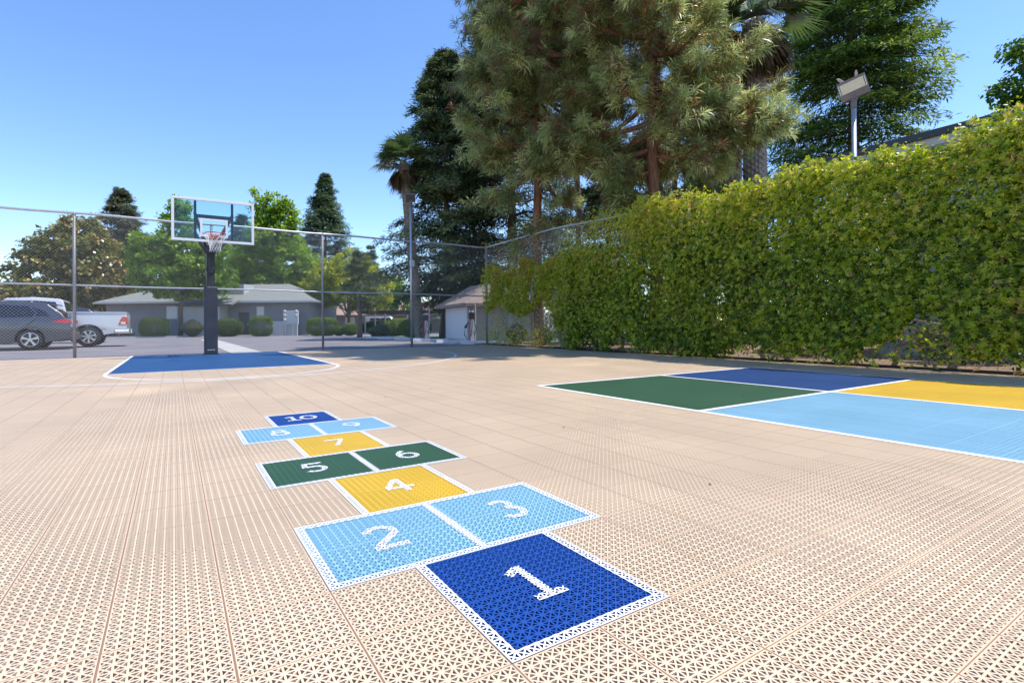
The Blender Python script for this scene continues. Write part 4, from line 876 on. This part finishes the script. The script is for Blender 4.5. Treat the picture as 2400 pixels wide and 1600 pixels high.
# ------------------------------------------------------------------ wheel stops and charging posts
M_['stop'] = mat('painted_wheel_stop', (.55, .57, .62), .8, (.70, .71, .74), 7., bump=.3)
ws = None
for i, (x, y_, lab) in enumerate(((9.84, 28.8, 'farthest pale wheel stop in the row, bluish'), (9.84, 26.5, 'pale wheel stop second farthest from the fence'), (9.86, 24.1, 'pale wheel stop just left of the first charging post'), (9.73, 21.3, 'pale wheel stop right of the first charging post'), (9.6, 18.5, 'pale wheel stop before the second charging post'), (9.6, 16.3, 'pale wheel stop nearest the fence corner'))):
    if ws is None:
        q = MB(); pr = [(-.09, 0), (.09, 0), (.055, .13), (-.055, .13)]
        q.prism(pr, -.85, .85); ws = q.build('wheel_stop', M_['stop'], bevel=.015); o = ws
    else: o = ws.copy(); col.objects.link(o)
    o.location = (x, y_, -.02); o.rotation_euler = (0, 0, R(60)); tag(o, lab, 'wheel stop', 'wheel stops')
M_['red'] = mat('red_stripe', (.55, .03, .06), .5); M_['cable'] = mat('black_cable', (.015, .015, .017), .5)
def charger(loc, label):
    t = empty('charging_post', (*loc, 0), label, 'charging post', 'charging posts', rz=R(-20))
    q = MB(); q.box((-.10, -.07, -.02), (.10, .07, 1.35)); q.box((.13, -.05, -.02), (.19, .05, 1.62)); q.build('post', M_['whitep'], t, bevel=.015)
    q = MB(); q.box((-.104, -.074, .05), (-.06, .0, 1.1)); q.box((.128, -.054, .9), (.15, -.02, 1.6)); q.build('stripe', M_['red'], t)
    q = MB(); q.box((-.13, -.16, 1.0), (.10, -.072, 1.28)); q.lathe([(.12, -.02), (.14, .02), (.10, .05)], (-.02, -.13, 1.14), 'y', 14); q.build('holster', M_['black'], t, bevel=.02)
    q = MB(); q.tube([(-.02, -.14, 1.2), (-.1, -.16, 1.5), (.06, -.1, 1.62), (.15, -.05, 1.55)], .015, 6); q.tube([(-.05, -.14, 1.02), (-.3, -.15, .7), (-.34, -.15, .35), (-.2, -.14, .12), (-.05, -.14, .3), (.02, -.14, .9)], .017, 6); q.tube([(.06, -.14, 1.02), (.17, -.16, .6), (.1, -.15, .3), (.02, -.15, .5)], .015, 6); q.build('cable', M_['cable'], t, smooth=True)
    q = MB(); q.box((-.33, -.2, .62), (-.22, -.1, .72)); q.bar((-.27, -.15, .7), (-.16, -.15, .84), .05, .05); q.build('connector', M_['black'], t, bevel=.01)
charger((9.99, 22.4), 'slim white charging post with red stripe left of the shed'); charger((9.95, 17.75), 'white charging post with hanging cables at the shed corner')

# ------------------------------------------------------------------ cars
def paint(name, c, c2, metal=.5): return mat(name, c, .28, c2, 2., metal=metal, coat=.8)
M_['suvgrey'] = paint('dark_grey_car_paint', (.085, .088, .105), (.10, .103, .12)); M_['silver'] = paint('white_car_paint', (.66, .67, .70), (.70, .71, .74), .1); M_['blue'] = paint('dark_blue_car_paint', (.04, .05, .09), (.05, .06, .10))
M_['cglass'] = mat('tinted_car_glass', (.012, .014, .02), .06, spec=.8); M_['clad'] = mat('black_plastic_cladding', (.07, .065, .07), .65, (.10, .095, .10), 20.)
M_['tyre'] = mat('tyre_rubber', (.025, .024, .025), .85, (.04, .038, .038), 30.); M_['alloy'] = mat('alloy_wheel', (.60, .60, .63), .3, metal=.8); M_['chrome'] = mat('chrome', (.75, .75, .77), .12, metal=1.)
M_['tail'] = mat('red_tail_lamp', (.55, .012, .02), .12, coat=1.); M_['clear'] = mat('clear_lamp', (.75, .72, .72), .12, coat=1.); M_['plate'] = mat('number_plate', (.72, .73, .74), .5)
def arch_pts(cx, cz, r_, z, n=12):
    a0 = math.acos(max(-1, min(1, (z - cz) / r_))); a1 = -a0
    return [(cx - r_ * math.sin(a0 + (a1 - a0) * i / n), cz + r_ * math.cos(a0 + (a1 - a0) * i / n)) for i in range(n + 1)]
def wheel(parent, x, y, rad, wd, spokes, rimr, outer):
    s_ = -1 if outer else 1
    q = MB(); q.lathe([(rimr, -wd / 2), (rad * .93, -wd / 2), (rad, -wd * .36), (rad, wd * .36), (rad * .93, wd / 2), (rimr, wd / 2)], (0, 0, 0), 'y', 36)
    w = q.build('wheel', M_['tyre'], parent, smooth=True); w.location = (x, y, rad)
    q = MB(); yo = s_ * wd / 2
    q.lathe([(rimr * 1.0, yo * .5), (rimr * 1.02, yo * .98), (rimr * .93, yo * 1.03), (rimr * .88, yo * .8)], (0, 0, 0), 'y', 36)
    q.lathe([(.001, yo * 1.0), (rimr * .22, yo * .98), (rimr * .26, yo * .75)], (0, 0, 0), 'y', 20)
    for k in range(spokes):
        a = 2 * math.pi * k / spokes + .3
        for da in (-.10, .10): q.bar((rimr * .18 * math.cos(a), yo * .9, rimr * .18 * math.sin(a)), (rimr * .95 * math.cos(a + da), yo * .93, rimr * .95 * math.sin(a + da)), rimr * .13, .04)
    q.build('rim', M_['alloy'], w, smooth=False)
    q = MB(); q.lathe([(.001, yo * .35), (rimr * .95, yo * .35)], (0, 0, 0), 'y', 24); q.build('brake_disc', M_['clad'], w)
def flush(mb, poly, y_, inset, off=.006, side=1, th=.012):
    """polygon in the side plane, standing slightly proud of the body side"""
    n = len(poly); f = [(x, y_ + inset(z) - off, z) for x, z in poly]; bk = [(x, y_ + inset(z) - off + th, z) for x, z in poly]
    tri = tessellate_polygon([[Vector((x, z, 0)) for x, z in poly]])
    mb.add(f + bk, [tuple(t) for t in tri] + [(i, (i + 1) % n, (i + 1) % n + n, i + n) for i in range(n)])
def suv(loc, label, pm, sc=1.0):
    t = empty('parked_suv', (*loc, 0), label, 'car', 'cars parked beyond the fence'); Wd = 1.86; zb = 1.12
    body = [(-.04, .40), (.0, .50), (.0, .66), (-.03, .78), (-.04, .98), (-.12, 1.10), (-.2, zb), (-2.0, zb - .01), (-3.3, zb - .05), (-3.55, 1.03), (-4.35, .93), (-4.55, .80), (-4.60, .55), (-4.55, .30), (-4.35, .24)]
    body += arch_pts(-3.82, .36, .42, .26)[::1] + [(-3.3, .24), (-1.66, .24)] + arch_pts(-1.16, .36, .43, .26) + [(-.70, .28), (-.2, .34)]
    ins0 = lambda z: .05 * abs(z - .75) + (.03 if z > 1.08 else 0)
    q = MB(); q.prism(body, 0, Wd, ins0); bd = q.build('body', pm, t, smooth=True, bevel=.04, seg=3)
    gi = lambda z: .05 + max(0, z - zb) * .30
    gh = [(-.16, zb - .02), (-.30, 1.30), (-.62, 1.56), (-.70, 1.64), (-1.5, 1.73), (-2.3, 1.72), (-2.75, 1.63), (-3.45, zb - .05)]
    q = MB(); q.prism(gh, 0, Wd, gi); rf = q.build('cabin', pm, t, smooth=True, bevel=.035, seg=3)
    for poly in ([(-2.05, 1.15), (-1.10, 1.17), (-1.02, 1.30), (-1.22, 1.55), (-2.05, 1.60)], [(-3.2, 1.14), (-2.13, 1.15), (-2.13, 1.60), (-2.62, 1.55)], [(-1.02, 1.19), (-.62, 1.20), (-.80, 1.40), (-1.14, 1.53), (-.98, 1.32)]):
        q = MB(); flush(q, poly, 0, gi); q.build('side_window', M_['cglass'], rf)
    q = MB(); q.add([(-.155, .22, 1.17), (-.155, Wd - .22, 1.17), (-.56, Wd - .30, 1.545), (-.56, .30, 1.545), (-.165, .22, 1.165), (-.165, Wd - .22, 1.165), (-.57, Wd - .3, 1.53), (-.57, .3, 1.53)], [(0, 1, 2, 3), (0, 4, 5, 1), (1, 5, 6, 2), (2, 6, 7, 3), (3, 7, 4, 0)]); q.build('rear_window', M_['cglass'], rf)
    q = MB(); q.box((-.75, .28, 1.60), (-.46, Wd - .28, 1.64)); q.build('spoiler', pm, rf, bevel=.015)
    q = MB(); q.bar((-2.4, .32, 1.76), (-.95, .32, 1.73), .03, .03); q.bar((-2.4, Wd - .32, 1.76), (-.95, Wd - .32, 1.73), .03, .03); q.build('roof_rail', M_['clad'], rf)
    for cx in (-1.16, -3.82):
        q = MB(); o_ = arch_pts(cx, .36, .50, .26); i_ = arch_pts(cx, .36, .415, .26); flush(q, o_ + i_[::-1], 0, ins0, .012, th=.03); q.build('arch_cladding', M_['clad'], bd)
    q = MB(); flush(q, [(-3.3, .24), (-1.66, .24), (-1.66, .40), (-3.3, .38)], 0, ins0, .010, th=.03); q.build('sill', M_['clad'], t); q = MB(); q.box((-.5, .05, .32), (.025, Wd - .05, .60)); q.build('bumper', M_['clad'], t, smooth=True, bevel=.03)
    q = MB(); flush(q, [(-.62, .98), (-.10, .92), (-.02, .99), (-.06, 1.06), (-.22, 1.09)], 0, ins0, .008, th=.02); q.box((-.06, .03, .93), (.005, .48, 1.05)); q.build('tail_light', M_['tail'], t, bevel=.008)
    q = MB(); q.box((-.06, Wd - .48, .93), (.005, Wd - .03, 1.05)); q.build('tail_light', M_['tail'], t, bevel=.008)
    q = MB(); q.box((-.01, Wd / 2 - .16, .78), (.012, Wd / 2 + .16, .92)); q.build('number_plate', M_['plate'], t)
    q = MB(); q.bar((-1.68, -.012, .985), (-1.46, -.012, .985), .02, .035); q.build('door_handle', pm, t, bevel=.008); q = MB(); q.bar((-2.75, -.012, .975), (-2.53, -.012, .975), .02, .035); q.build('door_handle', pm, t, bevel=.008)
    q = MB()
    for ln_ in ([(-2.09, .42), (-2.08, 1.10)], [(-1.32, .80), (-1.0, 1.10)], [(-3.2, .42), (-3.24, 1.06)]): q.bar((ln_[0][0], .012, ln_[0][1]), (ln_[1][0], .012, ln_[1][1]), .012, .03)
    q.build('door_seam', M_['dark'], bd)
    q = MB(); q.box((-2.98, -.18, 1.14), (-2.82, .02, 1.27)); q.build('wing_mirror', pm, t, bevel=.03)
    q = MB(); q.box((-4.5, .2, .28), (-.3, Wd - .2, .6)); q.build('underbody', M_['dark'], t)
    for cx in (-1.16, -3.82): wheel(t, cx, .13, .36, .23, 5, .25, True); wheel(t, cx, Wd - .13, .36, .23, 5, .25, False)
    t.scale = (sc,) * 3
    return t
suv((-4.07, 22.65), 'dark grey suv nearest the fence at the left edge', M_['suvgrey'])
suv((-4.0, 33.), 'dark blue suv mostly hidden behind the pickup bed', M_['blue'], 1.08)
def pickup(loc, label, pm):
    t = empty('pickup_truck', (*loc, 0), label, 'pickup truck', 'cars parked beyond the fence'); Wd = 2.0
    body = [(-.12, .58), (.0, .70), (.0, 1.30), (-.03, 1.36), (-1.95, 1.37), (-2.0, 1.37), (-4.6, 1.30), (-4.75, 1.26), (-5.9, 1.15), (-6.0, .95), (-6.0, .55), (-5.8, .42)]
    body += arch_pts(-4.95, .40, .50, .48) + [(-4.35, .42), (-1.9, .44)] + arch_pts(-1.28, .40, .51, .48) + [(-.70, .50)]
    ins0 = lambda z: .05 * abs(z - .9)
    q = MB(); q.prism(body, 0, Wd, ins0); bd = q.build('body', pm, t, smooth=True, bevel=.03, seg=3)
    gi = lambda z: .06 + max(0, z - 1.33) * .26
    gh = [(-1.98, 1.33), (-2.10, 1.86), (-2.22, 1.93), (-3.0, 1.98), (-3.8, 1.93), (-4.65, 1.28)]
    q = MB(); q.prism(gh, 0, Wd, gi); rf = q.build('cab', pm, t, smooth=True, bevel=.04, seg=3)
    for poly in ([(-3.0, 1.42), (-2.25, 1.42), (-2.32, 1.80), (-3.0, 1.85)], [(-4.25, 1.42), (-3.08, 1.42), (-3.08, 1.85), (-3.7, 1.82)]):
        q = MB(); flush(q, poly, 0, gi); q.build('side_window', M_['cglass'], rf)
    q = MB(); v = [(-1.985, .25, 1.42), (-1.985, Wd - .25, 1.42), (-2.085, Wd - .32, 1.82), (-2.085, .32, 1.82)]; q.add(v + [(x - .03, y_, z) for x, y_, z in v], [(0, 1, 2, 3), (0, 4, 5, 1), (1, 5, 6, 2), (2, 6, 7, 3), (3, 7, 4, 0)]); q.build('rear_window', M_['cglass'], rf)
    q = MB(); q.box((-1.9, .12, 1.372), (-.08, Wd - .12, 1.376)); q.build('bed_opening', M_['dark'], bd)
    q = MB(); q.box((-1.96, -.002, 1.36), (-.02, .10, 1.405)); q.box((-1.96, Wd - .10, 1.36), (-.02, Wd + .002, 1.405)); q.box((-.10, .10, 1.36), (.005, Wd - .1, 1.405)); q.build('bed_rail', pm, bd, smooth=True, bevel=.015)
    for y_ in (0, Wd):
        q = MB(); s_ = 1 if y_ == 0 else -1
        q.prism([(-.30, .88), (.012, .88), (.012, 1.20), (-.16, 1.22)], y_ + s_ * .00 - .004 * s_, y_ + s_ * .14, None); tl = q.build('tail_light', M_['tail'], t, bevel=.01)
        q = MB(); q.box((-.2, y_ - (.012 if y_ == 0 else -.008), .91), (-.04, y_ + (.002 if y_ == 0 else .012), 1.0)); q.build('reverse_lamp', M_['clear'], tl)
    q = MB(); q.box((-.42, -.01, .52), (.10, .55, .72)); q.box((.0, .55, .52), (.10, Wd - .55, .70)); q.box((-.42, Wd - .55, .52), (.10, Wd + .01, .72)); q.build('bumper', M_['chrome'], t, smooth=True, bevel=.03)
    q = MB(); q.bar((-.3, Wd / 2, .46), (.22, Wd / 2, .46), .08, .08); q.lathe([(.001, .11), (.03, .09), (.03, .05), (.02, .0)], (.22, Wd / 2, .48), n=10); q.build('tow_hitch', M_['black'], t)
    q = MB(); q.box((.10, Wd / 2 - .16, .55), (.115, Wd / 2 + .16, .69)); q.build('number_plate', M_['plate'], t)
    q = MB(); flush(q, [(-1.85, .70), (-.7, .70), (-.7, .715), (-1.85, .715)], 0, ins0, .004); q.bar((-1.99, .03, .6), (-1.97, .03, 1.34), .012, .03); q.bar((-3.04, .03, .6), (-3.04, .03, 1.34), .012, .03); q.build('door_seam', M_['clad'], bd)
    q = MB(); q.bar((-2.3, -.0, 1.2), (-2.55, -.0, 1.2), .03, .04); q.build('door_handle', M_['chrome'], t, bevel=.01); q = MB(); q.bar((-3.2, -.0, 1.2), (-3.45, -.0, 1.2), .03, .04); q.build('door_handle', M_['chrome'], t, bevel=.01)
    q = MB(); q.box((-5.8, .25, .40), (-.4, Wd - .25, .8)); q.build('underbody', M_['dark'], t)
    for cx in (-1.28, -4.95): wheel(t, cx, .15, .41, .28, 7, .265, True); wheel(t, cx, Wd - .15, .41, .28, 7, .265, False)
    return t
pickup((-2.55, 24.8), 'white pickup truck with red tail light parked behind the grey suv', M_['silver'])
van = empty('parked_van', (17.9, 55.2, 0), 'pale van parked by the round shrub near the carport', 'van', rz=R(-31))
prof = [(0, .35), (.05, .7), (.12, 1.6), (.3, 1.86), (-2.6, 1.88), (-3.3, 1.2), (-4.2, 1.0), (-4.3, .4)]
q = MB(); q.prism([(-x, z) for x, z in prof][::-1], 0, 1.9, lambda z: max(0, z - 1.0) * .15); vb = q.build('body', M_['silver'], van, smooth=True, bevel=.05)
for poly in ([(.4, 1.15), (1.5, 1.15), (1.5, 1.65), (.4, 1.65)], [(1.6, 1.15), (3.0, 1.15), (2.65, 1.65), (1.6, 1.65)]):
    q = MB(); flush(q, poly, 0, lambda z: max(0, z - 1.0) * .15); q.build('side_window', M_['cglass'], vb)
for cx in (.9, 3.4): wheel(van, cx, .12, .34, .22, 5, .22, True); wheel(van, cx, 1.78, .34, .22, 5, .22, False)
# bits of fallen leaf on the court
n = 90; pos = np.stack([rng.uniform(-6, 8.4, n), rng.uniform(.4, 14, n), np.full(n, .004)], 1)
o = leaf_obj('leaf_litter', pos, np.stack([rng.normal(size=n), rng.normal(size=n), np.zeros(n)], 1), unit(np.array([0, 0, 1.]) + rng.normal(size=(n, 3)) * .15), rng.uniform(.015, .04, n), rng.uniform(.008, .018, n), rng.uniform(.0, .22, n), M_['pine']); tag(o, 'brown specks of fallen leaves scattered on the court', 'leaves', kind='stuff')
